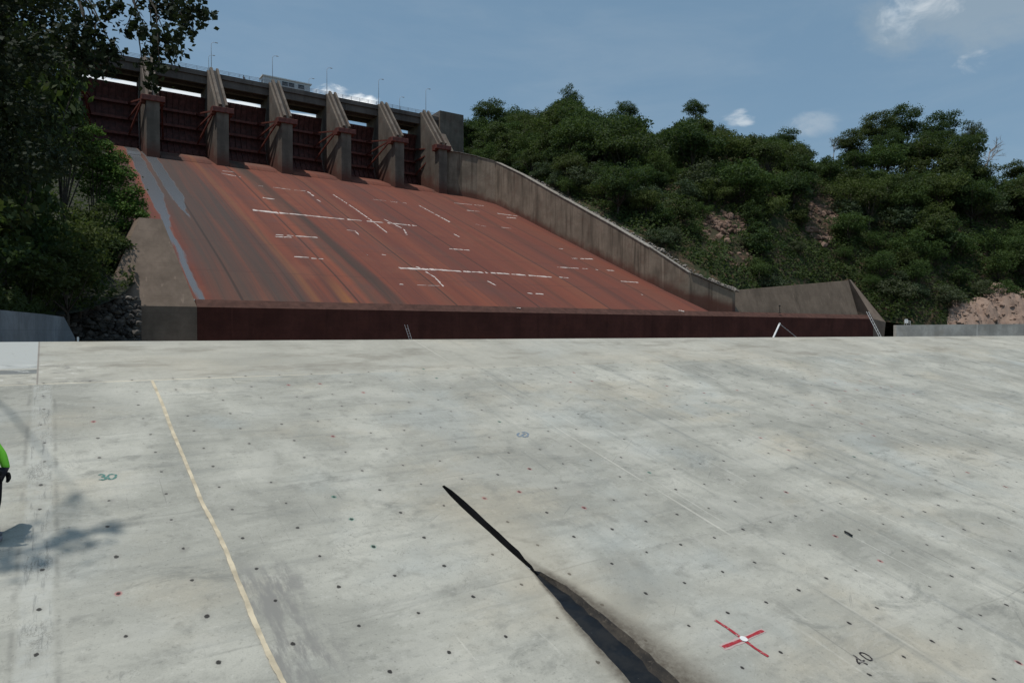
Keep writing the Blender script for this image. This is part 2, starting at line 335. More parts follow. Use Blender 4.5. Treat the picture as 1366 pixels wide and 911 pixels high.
def m_chute():
    t = NT('red_stained_concrete'); x, y = t.x, t.y
    s1 = t.noise(1, 6, .6, t.scl(t.pos,.16,.006,0)); s2 = t.noise(1, 6, .62, t.scl(t.pos,.55,.012,0)); s3 = t.noise(1, 4, .6, t.scl(t.pos,1.8,.03,0))
    bl = t.noise(.09, 5, .6); fine = t.noise(1.3, 5, .65)
    c = t.mix(t.ss(s1,.35,.66), (.136,.042,.028), (.212,.064,.035))
    c = t.mix(t.mul(t.ss(s2,.5,.7),.65), c, (.075,.045,.04)); c = t.mix(t.mul(t.ss(s3,.58,.75),.22), c, (.07,.05,.045))
    c = t.mix(t.mul(t.ss(s2,.28,.4,1.,0.),.5), c, (.22,.085,.042))
    c = t.mix(t.mul(t.ss(bl,.52,.7),.35), c, (.1,.06,.055)); c = t.mix(t.mul(t.ss(bl,.3,.44,1.,0.),.35), c, (.235,.09,.052))
    c = t.mix(t.mul(t.ss(fine,.55,.75),.25), c, (.07,.035,.03))
    wob = t.mul(t.sub(t.noise(.05,3),.5),4)
    def streak(x0, x1, wd, col, amt, y0=60, y1=200):
        nonlocal c
        xc = t.lin(y, 80, 155, x0, x1); d = t.m('ABSOLUTE', t.sub(t.add(x, t.mul(wob,.25)), xc)); g = t.noise(1,4,.6,t.scl(t.pos,.9,.02,0))
        f = t.mul(t.ss(d, wd*.3, wd, 1.,0.), t.mul(t.ss(y,y0,y0+12), t.ss(y,y1,y1-12))); c = t.mix(t.mul(t.mul(f, t.lin(g,.3,.6,.45,1.)),amt), c, col)
    streak(23, 20, 5.5, (.055,.047,.04), .85); streak(17.5, 16, 3, (.06,.055,.045), .7); streak(37, 35, 1.6, (.045,.038,.03), .9); streak(34.5, 33.6, 1.4, (.06,.05,.04), .6)
    streak(30, 28, 1.5, (.06,.035,.03), .5); streak(79, 83.5, 1.5, (.055,.038,.028), .85); streak(66, 72, 1.2, (.08,.045,.03), .55); streak(55, 57, 1.1, (.08,.05,.038), .5)
    streak(72, 76, 2.5, (.2,.085,.045), .4); streak(26.5, 25.5, .8, (.25,.1,.04), .5); streak(30.5, 30.2, 1.1, (.30,.12,.035), .7, 70, 92); streak(45,47,2,(.2,.08,.045),.4)
    streak(88, 91, 4, (.14,.07,.045), .55)
    c = t.mix(t.mul(t.ss(x,36,78),.42), c, (.205,.062,.036)); pn = t.white(t.vec(t.m('FLOOR', t.m('DIVIDE', t.sub(x,4),6.94)), 0, 5)); c = t.mix(t.mul(pn,.4), c, (.085,.036,.032)); c = t.mix(t.mul(t.ss(s3,.53,.66),.22), c, (.045,.03,.028)); c = t.mix(t.mul(t.ss(s3,.3,.42,1.,0.),.14), c, (.2,.085,.06)); c = t.mix(t.mul(t.ss(x,34,20),t.mul(t.ss(s2,.42,.58),.36)), c, (.065,.048,.04))
    # panel joints
    jx = t.mul(t.m('ABSOLUTE', t.sub(t.m('FRACT', t.add(t.m('DIVIDE', t.sub(x, 4),13.88),.5)),.5)),13.88); c = t.mix(t.mul(t.ss(jx,.05,.24,1.,0.),.75), c, (.035,.026,.022)); hx_ = t.mul(t.m('ABSOLUTE', t.sub(t.m('FRACT', t.add(t.m('DIVIDE', t.sub(x, 10.94),13.88),.5)),.5)),13.88); c = t.mix(t.mul(t.ss(hx_,.03,.15,1.,0.),.4), c, (.05,.03,.025))
    jy = t.mul(t.m('ABSOLUTE', t.sub(t.m('FRACT', t.m('DIVIDE', y, 12.)),.5)),12.); c = t.mix(t.mul(t.ss(jy,.03,.2,1.,0.),.35), c, (.06,.03,.025))
    # pale near the crest
    c = t.mix(t.mul(t.ss(y, 158, 172), t.mul(t.ss(bl,.35,.6),.6)), c, (.19,.125,.1))
    # running water on the left, its sky reflection mixed into the blue grey
    xw = t.add(t.add(x, t.mul(t.sub(t.noise(.12,4),.5),1.1)), t.mul(t.sub(t.noise(1,5,.7,t.scl(t.pos,2.5,.12,0)),.5),.9))
    w1 = t.mul(t.mul(t.ss(t.sub(xw, 13.1),-.15,.15), t.ss(t.sub(xw, t.add(t.ss(y,100,132,13.85,15.3),0)),.15,-.15)), t.ss(y,60,61))
    w2 = t.mul(t.ss(t.m('ABSOLUTE', t.sub(xw, 17.2)), t.ss(y,112,128,.05,.85), t.ss(y,112,128,.1,1.15), 1., 0.), t.ss(y,112,116))
    wet = t.m('MAXIMUM', w1, w2); c = t.mix(t.mul(wet,.95), c, (.115,.122,.13))
    t.bump(fine, .2, .05)
    return t.done(c, t.add(.85, t.mul(wet,-.6)), .25)
M = {}
M['slab'] = m_slab(); M['chute'] = m_chute()
M['slot'] = m_plain('wet_dark_concrete', (.02,.02,.021), .45)
t_ = NT('wet_channel_floor'); n_ = t_.noise(3,5,.7); d_ = t_.voro(7); e_ = t_.noise(1.1,3)
M['wetfloor'] = t_.done(t_.mix(t_.ss(d_,.02,.05,1.,0.), t_.mix(t_.ss(n_,.4,.65), (.007,.008,.010), (.016,.016,.016)), (.16,.155,.14)), t_.lin(n_,.3,.7,.25,.55), .22)
t_ = NT('damp_stained_bank'); n_ = t_.noise(2.2,6,.7,t_.scl(t_.pos,3,1,1)); g_ = t_.noise(18,4,.7)
t_.bump(g_,.4,.03); M['dampbank'] = t_.done(t_.mix(t_.ss(g_,.55,.75), t_.mix(t_.ss(n_,.35,.65), (.014,.012,.010), (.045,.036,.026)), (.085,.07,.052)), .75)
M['pier'] = m_concrete('weathered_concrete', (.17,.141,.115), .5, (.12,.06,.045), .35, rust_h=4)
M['wall'] = m_concrete('stained_concrete', (.25,.20,.15), .8, (.15,.08,.055), .3, rust_h=2.2)
M['wing'] = m_concrete('brown_concrete', (.205,.155,.115), .35, (.15,.11,.08), .3)
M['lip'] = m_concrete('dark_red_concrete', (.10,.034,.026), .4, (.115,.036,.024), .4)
M['butt'] = m_concrete('buff_concrete', (.23,.175,.135), .25, (.15,.10,.075), .3)
M['grey'] = m_concrete('pale_grey_concrete', (.52,.50,.45), .3, (.3,.25,.18), .3)
M['blue'] = m_concrete('bluish_concrete', (.27,.29,.31), .3, (.12,.13,.14), .3)
M['deck'] = m_concrete('deck_concrete', (.15,.125,.11), .4, (.1,.08,.07), .3)
M['gate'] = m_plain('rusty_red_steel', (.085,.027,.022), .6, .4, 1.2)
M['arm'] = m_plain('red_painted_steel', (.14,.045,.034), .6, .3, 1.5)
M['galv'] = m_plain('galvanised_steel', (.42,.43,.45), .5)
M['white'] = m_plain('white_paint', (.72,.72,.70), .6, .08)
M['offwhite'] = m_plain('cabin_paint', (.52,.54,.55), .6, .12)
M['glass'] = m_plain('dark_glass', (.02,.025,.03), .15)
M['black'] = m_plain('black_rubber', (.015,.015,.016), .7)
t_ = NT('scraped_pale_concrete'); n_ = t_.noise(3.2,6,.8,t_.scl(t_.pos,1,.5,1)); M['efflo'] = t_.done(t_.mix(t_.ss(n_,.30,.46), (.24,.12,.09), (.54,.46,.42)), .9)
M['cream'] = m_plain('cream_joint_filler', (.52,.445,.315), .85, .22, 3)
M['bark'] = m_plain('bark', (.055,.044,.034), .9, .4, 4)
M['deadwood'] = m_plain('dead_wood', (.26,.23,.21), .9, .3, 2)
def m_rock(name, a, b, d):
    t = NT(name); g = t.n('ShaderNodeNewGeometry'); n = t.noise(.6,5); k = g.outputs['Random Per Island']
    c = t.mix(k, a, b); c = t.mix(t.mul(t.ss(n,.45,.7),.6), c, d); t.bump(t.noise(5,4), .4, .1); return t.done(c, .95, .1)
M['rubble'] = m_rock('pinkish_rubble', (.23,.16,.12), (.32,.23,.18), (.17,.115,.088))
M['stone'] = m_rock('dark_stone', (.05,.045,.042), (.15,.135,.12), (.03,.028,.025))
M['palestone'] = m_rock('pale_stone', (.2,.175,.15), (.3,.265,.23), (.14,.115,.095))
def m_leaf(name, dark, light, warm=(.11,.10,.03), tr=.25):
    t = NT(name); g = t.n('ShaderNodeNewGeometry'); oi = t.n('ShaderNodeObjectInfo')
    c = t.mix(g.outputs['Random Per Island'], dark, light); n = t.noise(.35,3)
    c = t.mix(t.mul(t.ss(n,.5,.7),.45), c, light); c = t.mix(t.mul(t.ss(oi.outputs['Random'],.3,1.),.75), c, warm)
    t.done(c, .7, .18)
    tl = t.n('ShaderNodeBsdfTranslucent'); t.put(t.mix(.5, c, (.09,.14,.02)), tl.inputs[0]); mx = t.n('ShaderNodeMixShader'); mx.inputs[0].default_value = tr
    t.l(t.b.outputs[0], mx.inputs[1]); t.l(tl.outputs[0], mx.inputs[2]); t.l(mx.outputs[0], t.out.inputs[0]); return t.mat
M['leafA'] = m_leaf('dark_leaves', (.025,.048,.018), (.054,.09,.028), (.068,.08,.026), .36)
M['leafB'] = m_leaf('mid_green_leaves', (.034,.067,.02), (.076,.12,.034), (.095,.112,.032), .36)
M['leafU'] = m_leaf('undergrowth_leaves', (.03,.058,.019), (.062,.10,.03), (.075,.09,.028), .36)
M['leafC'] = m_leaf('dusty_green_leaves', (.034,.056,.03), (.07,.098,.05), (.085,.095,.05))
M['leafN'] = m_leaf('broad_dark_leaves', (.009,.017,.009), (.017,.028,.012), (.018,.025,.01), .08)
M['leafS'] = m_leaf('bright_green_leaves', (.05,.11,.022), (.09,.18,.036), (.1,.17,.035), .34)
def m_hill():
    t = NT('hill_earth'); n = t.noise(.07,5); b = t.noise(.6,6,.65)
    c = t.mix(t.ss(n,.4,.6), (.03,.045,.018), (.055,.05,.03)); c = t.mix(t.ss(b,.45,.7), c, (.13,.08,.055))
    t.bump(b, .8, .6); return t.done(c, .95, .1)
M['hill'] = m_hill(); M['earth'] = m_rock('bare_earth', (.13,.083,.06), (.23,.155,.12), (.075,.05,.036))
M['soil'] = m_plain('dark_soil', (.035,.036,.022), .95, .4, .5)
M['ground'] = m_plain('ground_soil', (.10,.10,.06), .95, .4, .05)
M['basin'] = m_plain('muddy_basin_concrete', (.16,.14,.11), .9, .3, .3)

# ------------------------------------------------------------------ the setting
g = MB().add([(-3000,-3000,-12),(3000,-3000,-12),(3000,3000,-12),(-3000,3000,-12)], [(0,1,2,3)]).build('ground', M['ground']); tag(g, kind='structure')
bf = MB().add([(-40,22.5,-2.6),(190,22.5,-2.6),(190,84,-2.6),(-40,84,-2.6)], [(0,1,2,3)]).build('basin_floor', M['basin']); tag(bf, kind='structure')

# sloping concrete slab with the open slot
def edge_q(x): return 22.4-.0068*x
bm = bmesh.new()
xs = [-22,-12,-6,-2.,2,8,16,26,40,60,95]
outer = [bm.verts.new((x, -9, 0)) for x in xs]+[bm.verts.new((x, edge_q(x), 0)) for x in xs[::-1]]
oe = [bm.edges.new((outer[i], outer[(i+1)%len(outer)])) for i in range(len(outer))]
zc = lambda a, b: on_slab(560+a/3.2425, 630+b/3.2425)
slot = [zc(*p) for p in ((96,60),(130,100),(180,150),(240,205),(300,258),(350,305),(400,350),(450,393),(488,430),(497,424),(484,402),(455,375),(430,340),(390,305),(345,262),(290,213),(240,165),(190,120),(140,78),(105,55))]
LE = sorted([zc(a,b)[::-1] for a, b in ((486,425),(530,480),(590,545),(690,665),(800,780),(912,905))]+[(2,5.62)]); RI = sorted([zc(a,b)[::-1] for a, b in ((497,412),(556,446),(650,500),(760,590),(900,700),(1120,905))]+[(2,7.2)])
QW = np.linspace(8.72, 2.2, 44); wj = random.Random(5)
wl_ = [(float(np.interp(q,[p[0] for p in LE],[p[1] for p in LE]))+wj.uniform(-.012,.012), q) for q in QW]
wr_ = [(float(np.interp(q,[p[0] for p in RI],[p[1] for p in RI]))+wj.uniform(-.016,.016), q) for q in QW]
NSL = 9; slot = slot[:NSL]+wl_+wr_[::-1]+slot[NSL:]; NW = len(QW)
iv = [bm.verts.new((x,q,0)) for x,q in slot]; ie = [bm.edges.new((iv[i], iv[(i+1)%len(iv)])) for i in range(len(iv))]
bmesh.ops.triangle_fill(bm, use_beauty=True, use_dissolve=False, edges=oe+ie)
for f in list(bm.faces):                                            # nothing may cover the slot
    cpt = f.calc_center_median()
    if all(v in iv for v in f.verts):
        inside = False; n_ = len(slot)
        for i in range(n_):
            (x1,y1),(x2,y2) = slot[i], slot[(i+1)%n_]
            if (y1 > cpt.y) != (y2 > cpt.y) and cpt.x < (x2-x1)*(cpt.y-y1)/(y2-y1)+x1: inside = not inside
        if inside: bm.faces.remove(f)
wd_ = lambda q: .05+.014*(8.8-q)
L_ = [iv[NSL+i] for i in range(NW)]; R_ = [iv[NSL+2*NW-1-i] for i in range(NW)]
lb = [bm.verts.new((v.co.x-.02, v.co.y, -wd_(v.co.y))) for v in L_]
rb_ = [bm.verts.new((l.co.x+(r.co.x-l.co.x)*.8+wj.uniform(-.02,.02), r.co.y, -wd_(r.co.y)+wj.uniform(-.01,.01))) for l, r in zip(L_, R_)]
for i in range(NW-1):
    for quad, mi in (((L_[i],L_[i+1],lb[i+1],lb[i]),1), ((lb[i],lb[i+1],rb_[i+1],rb_[i]),2), ((rb_[i],rb_[i+1],R_[i+1],R_[i]),3)):
        f = bm.faces.new(quad); f.material_index = mi
bm.faces.new((L_[-1],R_[-1],rb_[-1],lb[-1])).material_index = 1
up_ = iv[:NSL]+iv[NSL+2*NW:]                                     # the narrow slot above the wedge
lo = [bm.verts.new((v.co.x, v.co.y, -.2)) for v in up_]
ring = iv[NSL+2*NW:]+iv[:NSL]; lring = lo[NSL:]+lo[:NSL]
for i in range(len(ring)-1): bm.faces.new((ring[i], ring[i+1], lring[i+1], lring[i])).material_index = 1
bm.faces.new(lring).material_index = 1
bm.faces.new((ring[-1], L_[0], lb[0], lring[-1])).material_index = 1; bm.faces.new((R_[0], ring[0], lring[0], rb_[0])).material_index = 1; bm.faces.new((lring[-1], lb[0], rb_[0], lring[0])).material_index = 1
ob = [bm.verts.new((v.co.x, v.co.y, -3.2)) for v in outer]
for i in range(len(outer)): bm.faces.new((outer[i], outer[(i+1)%len(outer)], ob[(i+1)%len(outer)], ob[i]))
for f in bm.faces:
    if abs(f.normal.z) > .9 and f.normal.z < 0 and f.material_index == 0: f.normal_flip()
bmesh.ops.recalc_face_normals(bm, faces=bm.faces)
me = bpy.data.meshes.new('concrete_slab'); bm.to_mesh(me); bm.free(); me.materials.append(M['slab']); me.materials.append(M['slot']); me.materials.append(M['wetfloor']); me.materials.append(M['dampbank'])
slab = bpy.data.objects.new('concrete_slab', me); COL.objects.link(slab); slab.location = (0,0,Z0); slab.rotation_euler = (SANG,0,0); tag(slab, kind='structure')
# cream joint filler, standing a little proud
pts = [on_slab(*p) for p in ((203,508),(217,540),(229,573),(236,590),(249,620),(262,652),(270,672),(281,692),(291,712),(303,738),(314,768),(327,798),(340,832),(352,858),(364,884),(380,915))]
pts += [(pts[-1][0]+.02, pts[-1][1]-1.5), (pts[-1][0]+.05, 0)]
dense = []
for a, b in zip(pts, pts[1:]):
    for k in range(6): dense.append((a[0]+(b[0]-a[0])*k/6+random.uniform(-.004,.004), a[1]+(b[1]-a[1])*k/6, .012))
MB().ribbon(dense, .062, jit=.12).build('joint_strip', M['cream'], slab)
def strokes(lines, wd, name, mat, z=.005, jit=.15):
    mb = MB()
    for i, ln in enumerate(lines):
        p = [(*on_slab(*q), z+.0015*i) for q in ln]; d = []
        for a, b in zip(p, p[1:]):
            for k in range(4): d.append(tuple(a[j]+(b[j]-a[j])*k/4 for j in range(3)))
        d.append(p[-1]); mb.ribbon(d, wd, jit=jit)
    return mb.build(name, mat, slab)
rz_ = lambda a, b: (940+a/3.207, 650+b/3.207)
def m_spray(name, col, thr=.5):
    t = NT(name); n = t.noise(14,5,.7); c = t.mix(t.ss(n,.5,.75), col, (.45,.42,.38)); return t.done(c,.8)
M['redspray'] = m_spray('red_spray_paint', (.33,.025,.035)); M['pink'] = m_spray('pink_overspray', (.45,.33,.31)); M['inkgreen'] = m_spray('green_marker', (.09,.2,.17)); M['ink'] = m_spray('black_marker', (.03,.025,.025)); M['inkblue'] = m_spray('blue_marker', (.16,.21,.26))
strokes([[rz_(44,568),rz_(95,600),rz_(160,647),rz_(215,688),rz_(272,724)],], .05, 'painted_cross', M['redspray'], .008)
strokes([[rz_(78,684),rz_(165,650),rz_(250,612)]], .05, 'painted_cross', M['redspray'], .007)
strokes([[rz_(74,686),rz_(165,650),rz_(253,610)]], .10, 'paint_overspray', M['pink'], .004, .35)
cc = on_slab(*rz_(166,650)); MB().add([(cc[0]+.058*math.cos(a), cc[1]+.058*math.sin(a), .016) for a in np.linspace(0,2*math.pi,14,endpoint=False)], [tuple(range(14))]).build('painted_dot', M['white'], slab)
fz = lambda a, b: (1120+a/18.21, 855+b/18.21)
strokes([[fz(325,335),fz(405,385),fz(430,500),fz(460,550),fz(520,500),fz(605,465)],[fz(405,400),fz(520,470),fz(600,530),fz(680,570)]], .026, 'painted_number', M['ink'])
strokes([[fz(480,300),fz(520,275),fz(600,295),fz(710,355),fz(785,430),fz(790,460),fz(740,470),fz(640,425),fz(540,350),fz(485,305)]], .026, 'painted_number', M['ink'])
lz = lambda a, b: (a/3.797, 440+b/3.797)
strokes([[lz(500,736),lz(512,731),lz(528,735),lz(526,742),lz(512,745)],[lz(516,744),lz(534,746),lz(536,755),lz(520,760),lz(502,756)]], .04, 'painted_number', M['inkgreen'])
strokes([[lz(548,738),lz(545,748),lz(556,757),lz(572,755),lz(586,746),lz(588,735),lz(574,731),lz(558,732),lz(548,738)]], .04, 'painted_number', M['inkgreen'])
cz = lambda a, b: (680+a/3.794, 440+b/3.794)
strokes([[cz(48,522),cz(38,530),cz(46,540),cz(60,538)],[cz(62,520),cz(78,518),cz(94,526),cz(88,540),cz(70,542),cz(62,532),cz(78,526)]], .05, 'painted_number', M['inkblue'])
# short bar lying on the slab
p0 = on_slab(*rz_(597,194)); p1 = on_slab(*rz_(630,213)); a, b = slab_world(*p0,.03), slab_world(*p1,.03)
rod = MB().tube([a, a.lerp(b,.5)+Vector((0,.01,.012)), b], .02, 8).build('rubber_hose', M['black'], smooth=True); tag(rod, 'short black rubber hose offcut lying on the pale slab above the number 40', 'hose')
# metal lining showing along the near edge of the slot
ls = [zc(*p) for p in ((270,236),(320,282),(370,327),(420,370),(470,412))]
MB().ribbon([(x+.02,q,-.03) for x,q in ls], .035, jit=.3).build('slot_lining', M['galv'], slab)

# ------------------------------------------------------------------ spillway chute
def xl(Y): return float(np.interp(Y, [81,92,158,176], [12.7,10.7,10.3,4]))
def xr(Y): return float(np.interp(Y, [80,90,104,152.8,157.4,160.2,180], [97,95,95.3,97.4,94.7,90.7,90.7]))
ch = empty('spillway_chute', (50,80,3.3)); tag(ch, 'broad rust red concrete spillway chute sloping down from the gates with white scrape lines', 'spillway')
Ys = [81.3,83,85,87,90,93,100,110,120,130,140,150,153,156,159,162,165,168,171,174,180]; mb = MB(); NX = 8
vs = [(xl(Y)+(xr(Y)-xl(Y))*k/NX, Y, chute_z(Y)) for Y in Ys for k in range(NX+1)]
mb.add(vs, [(j*(NX+1)+k, j*(NX+1)+k+1, (j+1)*(NX+1)+k+1, (j+1)*(NX+1)+k) for j in range(len(Ys)-1) for k in range(NX)])
co = mb.build('chute_floor', M['chute'], smooth=True)
def parent_keep(o, p): o.parent = p; o.matrix_parent_inverse = Matrix.Translation(p.location).inverted()
parent_keep(co, ch)
mb = MB()
def scrape(pts, wd, jit=.45):
    P = [on_chute(*p) for p in pts]; d = []
    for a, b in zip(P, P[1:]):
        n = max(3, int((b-a).length/.4))
        for k in range(n): d.append(a.lerp(b, k/n)+Vector((random.uniform(-.05,.05), random.uniform(-.08,.08), 0)))
    d.append(P[-1]); parent_keep(MB().ribbon(d, wd*.85, (0,-.38,.92), max(jit,.55)).build('scrape_mark', M['efflo']), ch)
z5 = lambda a, b: (250+a*.2745, 220+b*.2745); z6 = lambda a, b: (580+a*.3182, 180+b*.3182)
scrape([z5(318,220),z5(420,232),z5(520,240)], 1.0, .6); scrape([z5(518,240),z5(700,259),z5(850,272),z5(1000,286),z5(1115,297)], .62, .35)
scrape([z5(425,340),z5(520,346),z5(632,354)], .42); scrape([z5(428,350),z5(505,353)], .4); scrape([z5(520,447),z5(590,451)], .4); scrape([z5(600,455),z5(660,458)], .3)
scrape([z5(365,160),z5(395,165),z5(425,168)], .6, .7); scrape([z5(708,145),z5(760,178),z5(830,225),z5(900,275),z5(970,330)], .28); scrape([z5(955,265),z5(1000,287),z5(1050,312),z5(1067,340)], .3)
scrape([z5(402,108),z5(500,121)], .3); scrape([z5(520,124),z5(575,128)], .22); scrape([z5(585,131),z5(615,153)], .4); scrape([z5(632,170),z5(648,180)], .35); scrape([z5(165,42),z5(260,60)], .35); scrape([z5(170,28),z5(225,33)], .3); scrape([z5(342,102),z5(368,105)], .35)
scrape([z5(1125,198),z5(1200,238),z5(1275,278)], .3); scrape([z5(985,178),z5(1020,183)], .3); scrape([z5(1045,184),z5(1065,188)], .25); scrape([z5(900,168),z5(965,176)], .15)
scrape([z5(775,317),z5(815,322),z5(832,340)], .25); scrape([z5(945,436),z5(965,440)], .3); scrape([z5(868,437),z5(876,438)], .3)
scrape([z5(1030,502),z5(1150,508),z6(0,565)], .8, .4); scrape([z6(0,565),z6(100,572),z6(260,580),z6(400,590),z6(490,597)], .62, .35); scrape([z5(1100,490),z5(1130,503)], .3); scrape([z5(1160,520),z5(1210,552),z5(1243,587)], .3)
scrape([z5(1115,580),z5(1225,584)], .12); scrape([z5(1030,576),z5(1050,577)], .3)
for a in (((60,478),(145,484),.45),((80,416),(103,428),.4),((222,612),(258,630),.3),((388,659),(455,663),.4),((575,518),(662,521),.5),((515,555),(640,562),.35),((718,567),(750,570),.5),((780,614),(852,619),.45),((520,597),(560,600),.4),((262,330),(345,341),.5),((295,346),(340,350),.5),((135,317),(188,322),.4),((80,286),(205,298),.28),((280,388),(320,393),.25),((1022,726),(1045,729),.6),((520,477),(538,479),.3),((675,565),(685,567),.3),((865,666),(873,668),.3),((170,375),(215,385),.2),((340,712),(360,714),.3),((0,333),(60,366),.3)):
    scrape([z6(*a[0]), z6((a[0][0]+a[1][0])/2,(a[0][1]+a[1][1])/2), z6(*a[1])], a[2])
PX = [5.0,18.9,32.5,46.4,60.5,74.5,86.9]; PW = 2.5
for i in range(6):                                                   # ogee sill of every bay, between its kerbs
    x0, x1 = PX[i]+.15, PX[i+1]-PW-.9; prof = [(Y, chute_z(Y)+.55) for Y in (161,163,165,167,169,171,173.5)]
    m_ = MB(); m_.prism([(161,chute_z(161)-.5),(160.2,chute_z(160.2)+.05)]+prof+[(173.5,36)], 'x', x0, x1); s_ = m_.build('gate_sill', M['chute']); parent_keep(s_, ch)
# bucket lip across the foot
lipT = empty('bucket_lip_wall', (80,80,-2.6)); tag(lipT, 'long dark red concrete lip wall across the foot of the spillway chute', 'wall')
lx0, lx1 = 12.9, 149.
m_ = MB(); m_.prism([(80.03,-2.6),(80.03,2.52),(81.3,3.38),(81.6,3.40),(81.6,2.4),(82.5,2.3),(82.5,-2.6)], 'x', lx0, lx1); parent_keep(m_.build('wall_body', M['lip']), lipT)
m_ = MB(); m_.prism([(80.0,2.54),(81.27,3.42),(81.5,3.44),(81.5,3.38),(81.3,3.36),(80.06,2.52)], 'x', lx0+.02, lx1-.02)
M['lipedge'] = m_concrete('paler_red_edge', (.095,.047,.036), .3, (.11,.05,.034), .4, 1.1); parent_keep(m_.build('lip_edge', M['lipedge']), lipT)  # sunlit lightness of the bevel put into a paler red

# ------------------------------------------------------------------ piers, gates, deck
pier = empty('spillway_pier', (PX[0],160,36))
prof = [(160,28),(160,48.3),(170.6,60),(173.6,60),(173.6,57),(179,57),(179,28)]
parent_keep(MB().prism(prof,'x',PX[0]-PW,PX[0]).build('pier_shaft', M['pier'], bevel=.06), pier)
sl = Vector((0,10.6,11.7)).normalized(); nrm = Vector((0,-sl.z,sl.y))
for dx, wd in ((.45,.62),(1.78,.5)):
    a = Vector((PX[0]-PW+dx+.3,160.4,48.9))+nrm*.35; b = Vector((PX[0]-PW+dx+.3,170.6,60.1))+nrm*.35
    m_ = MB(); r = Vector((wd/2,0,0))
    vs = [p+s_*r+n_*nrm*.4 for p in (a,b) for s_,n_ in ((-1,-1),(1,-1),(1,1),(-1,1))]
    m_.add(vs, [(3,2,1,0),(4,5,6,7),(0,1,5,4),(1,2,6,5),(2,3,7,6),(3,0,4,7)]); parent_keep(m_.build('slanted_rail', M['pier']), pier)
m_ = MB(); a = Vector((PX[0]-PW+1.45,160.5,48.9))+nrm*.05; b = Vector((PX[0]-PW+1.45,170.6,60.05))+nrm*.05
vs = [p+s_*Vector((.42,0,0))+n_*nrm*.08 for p in (a,b) for s_,n_ in ((-1,-1),(1,-1),(1,1),(-1,1))]
m_.add(vs, [(3,2,1,0),(4,5,6,7),(0,1,5,4),(1,2,6,5),(2,3,7,6),(3,0,4,7)]); parent_keep(m_.build('slot_shade', M['black']), pier)  # shade of the recess between the rails, laid on as a black strip
m_ = MB(); m_.box(PX[0]-PW-.9,PX[0]+1.0,159.5,160.6,47.6,48.7); m_.box(PX[0]-PW-.9,PX[0]-PW+.1,160.6,162.2,47.3,48.9); m_.box(PX[0]+.02,PX[0]+.95,160.6,162.2,47.4,48.8); parent_keep(m_.build('trunnion_beam', M['arm'], bevel=.05), pier)
nth = ['first','second','third','fourth','fifth','sixth','seventh']
pl = ['concrete gate pier half hidden in the dark tree at the left end of the row','weathered pier right beside the overhanging branch, blue grey water streaks below','weathered pier directly below the tall mast pair, third from the left tree','weathered pier standing just below the white cabin on the deck','fourth pier from the right abutment side, right of the white cabin, below a single lamp','last but one pier before the right abutment, a lamp above it','rightmost gate pier joined to the grey abutment block']
pl[4] = 'weathered pier next right of the white cabin, a single lamp above it'
piers = [pier]+[copy_thing(pier, (PX[i],160,36)) for i in range(1,7)]
for p, l_ in zip(piers, pl): tag(p, l_, 'pier', 'concrete piers between the spillway gates')
gate = empty('radial_gate', (PX[0],172,40)); gx0, gx1 = PX[0]+.12, PX[1]-PW-.12; TY, TZ, GR = 161.4, 48.2, 13.2
def arc(z, r=GR): return TY+math.sqrt(r*r-(z-TZ)**2)
zz = np.linspace(39.4,54.25,12); m_ = MB(); m_.prism([(arc(z),z) for z in zz]+[(arc(z,GR+.12),z) for z in zz[::-1]], 'x', gx0, gx1); parent_keep(m_.build('skin_plate', M['gate']), gate)
for z in (43.3,46.9,50.3): parent_keep(MB().box(gx0+.1,gx1-.1,arc(z)-1.0,arc(z)-.35,z-.28,z+.28).build('girder', M['arm']), gate)
for k in range(9):
    x = gx0+.5+(gx1-gx0-1)*k/8; zz2 = np.linspace(40.5,54.0,9); parent_keep(MB().prism([(arc(z)-.02,z) for z in zz2]+[(arc(z)-.34,z) for z in zz2[::-1]],'x',x-.07,x+.07).build('rib', M['gate']), gate)
for sx, hx in ((gx1-2.0, PX[1]-PW-.45),(gx0+2.0, PX[0]+.5)):
    for z in (43.3,46.9,50.3): parent_keep(MB().bar((hx,161.3,48.2),(sx,arc(z)-1.0,z),.3,.34).build('gate_arm', M['arm']), gate)
gl = ['rusty red radial gate left of the first visible pier, behind the dark tree','rusty red radial gate right of the overhanging branch, above two blue grey water streaks','rusty red radial gate left of the pier below the white cabin','rusty red radial gate directly below the white cabin on the deck','rusty red radial gate second from the right abutment','rusty red radial gate nearest the right abutment']
gates = [gate]
for i in range(1,6): gates.append(copy_thing(gate, (PX[i],172,40)))
for g_, l_ in zip(gates, gl): tag(g_, l_, 'gate', 'radial gates of the spillway')
deck = empty('bridge_deck', (40,174,57)); tag(deck, 'long concrete road deck running across the tops of the gate piers', 'bridge')
D0, D1 = -26., 90.
for nm, bx in (('deck_slab',(D0,D1,170.7,178.6,58.55,59.3)),('edge_beam',(D0,D1,171.1,171.8,56.9,58.54)),('edge_beam',(D0,D1,177.4,178.2,56.6,58.54)),('soffit_beam',(D0,D1,173.9,174.9,56.8,58.54)),('kerb',(D0,D1,170.75,171.1,59.304,59.65)),('kerb',(D0,D1,178.2,178.55,59.304,59.65))):
    parent_keep(MB().box(*bx).build(nm, M['deck']), deck)
for yy in (170.95,178.4):
    m_ = MB()
    for x in np.arange(D0+1, D1, 2.3): m_.box(x-.04,x+.04,yy-.04,yy+.04,59.66,60.55)
    for z in (60.0,60.3,60.58): m_.box(D0,D1,yy-.03,yy+.03,z-.03,z+.03)
    parent_keep(m_.build('railing', M['galv']), deck)
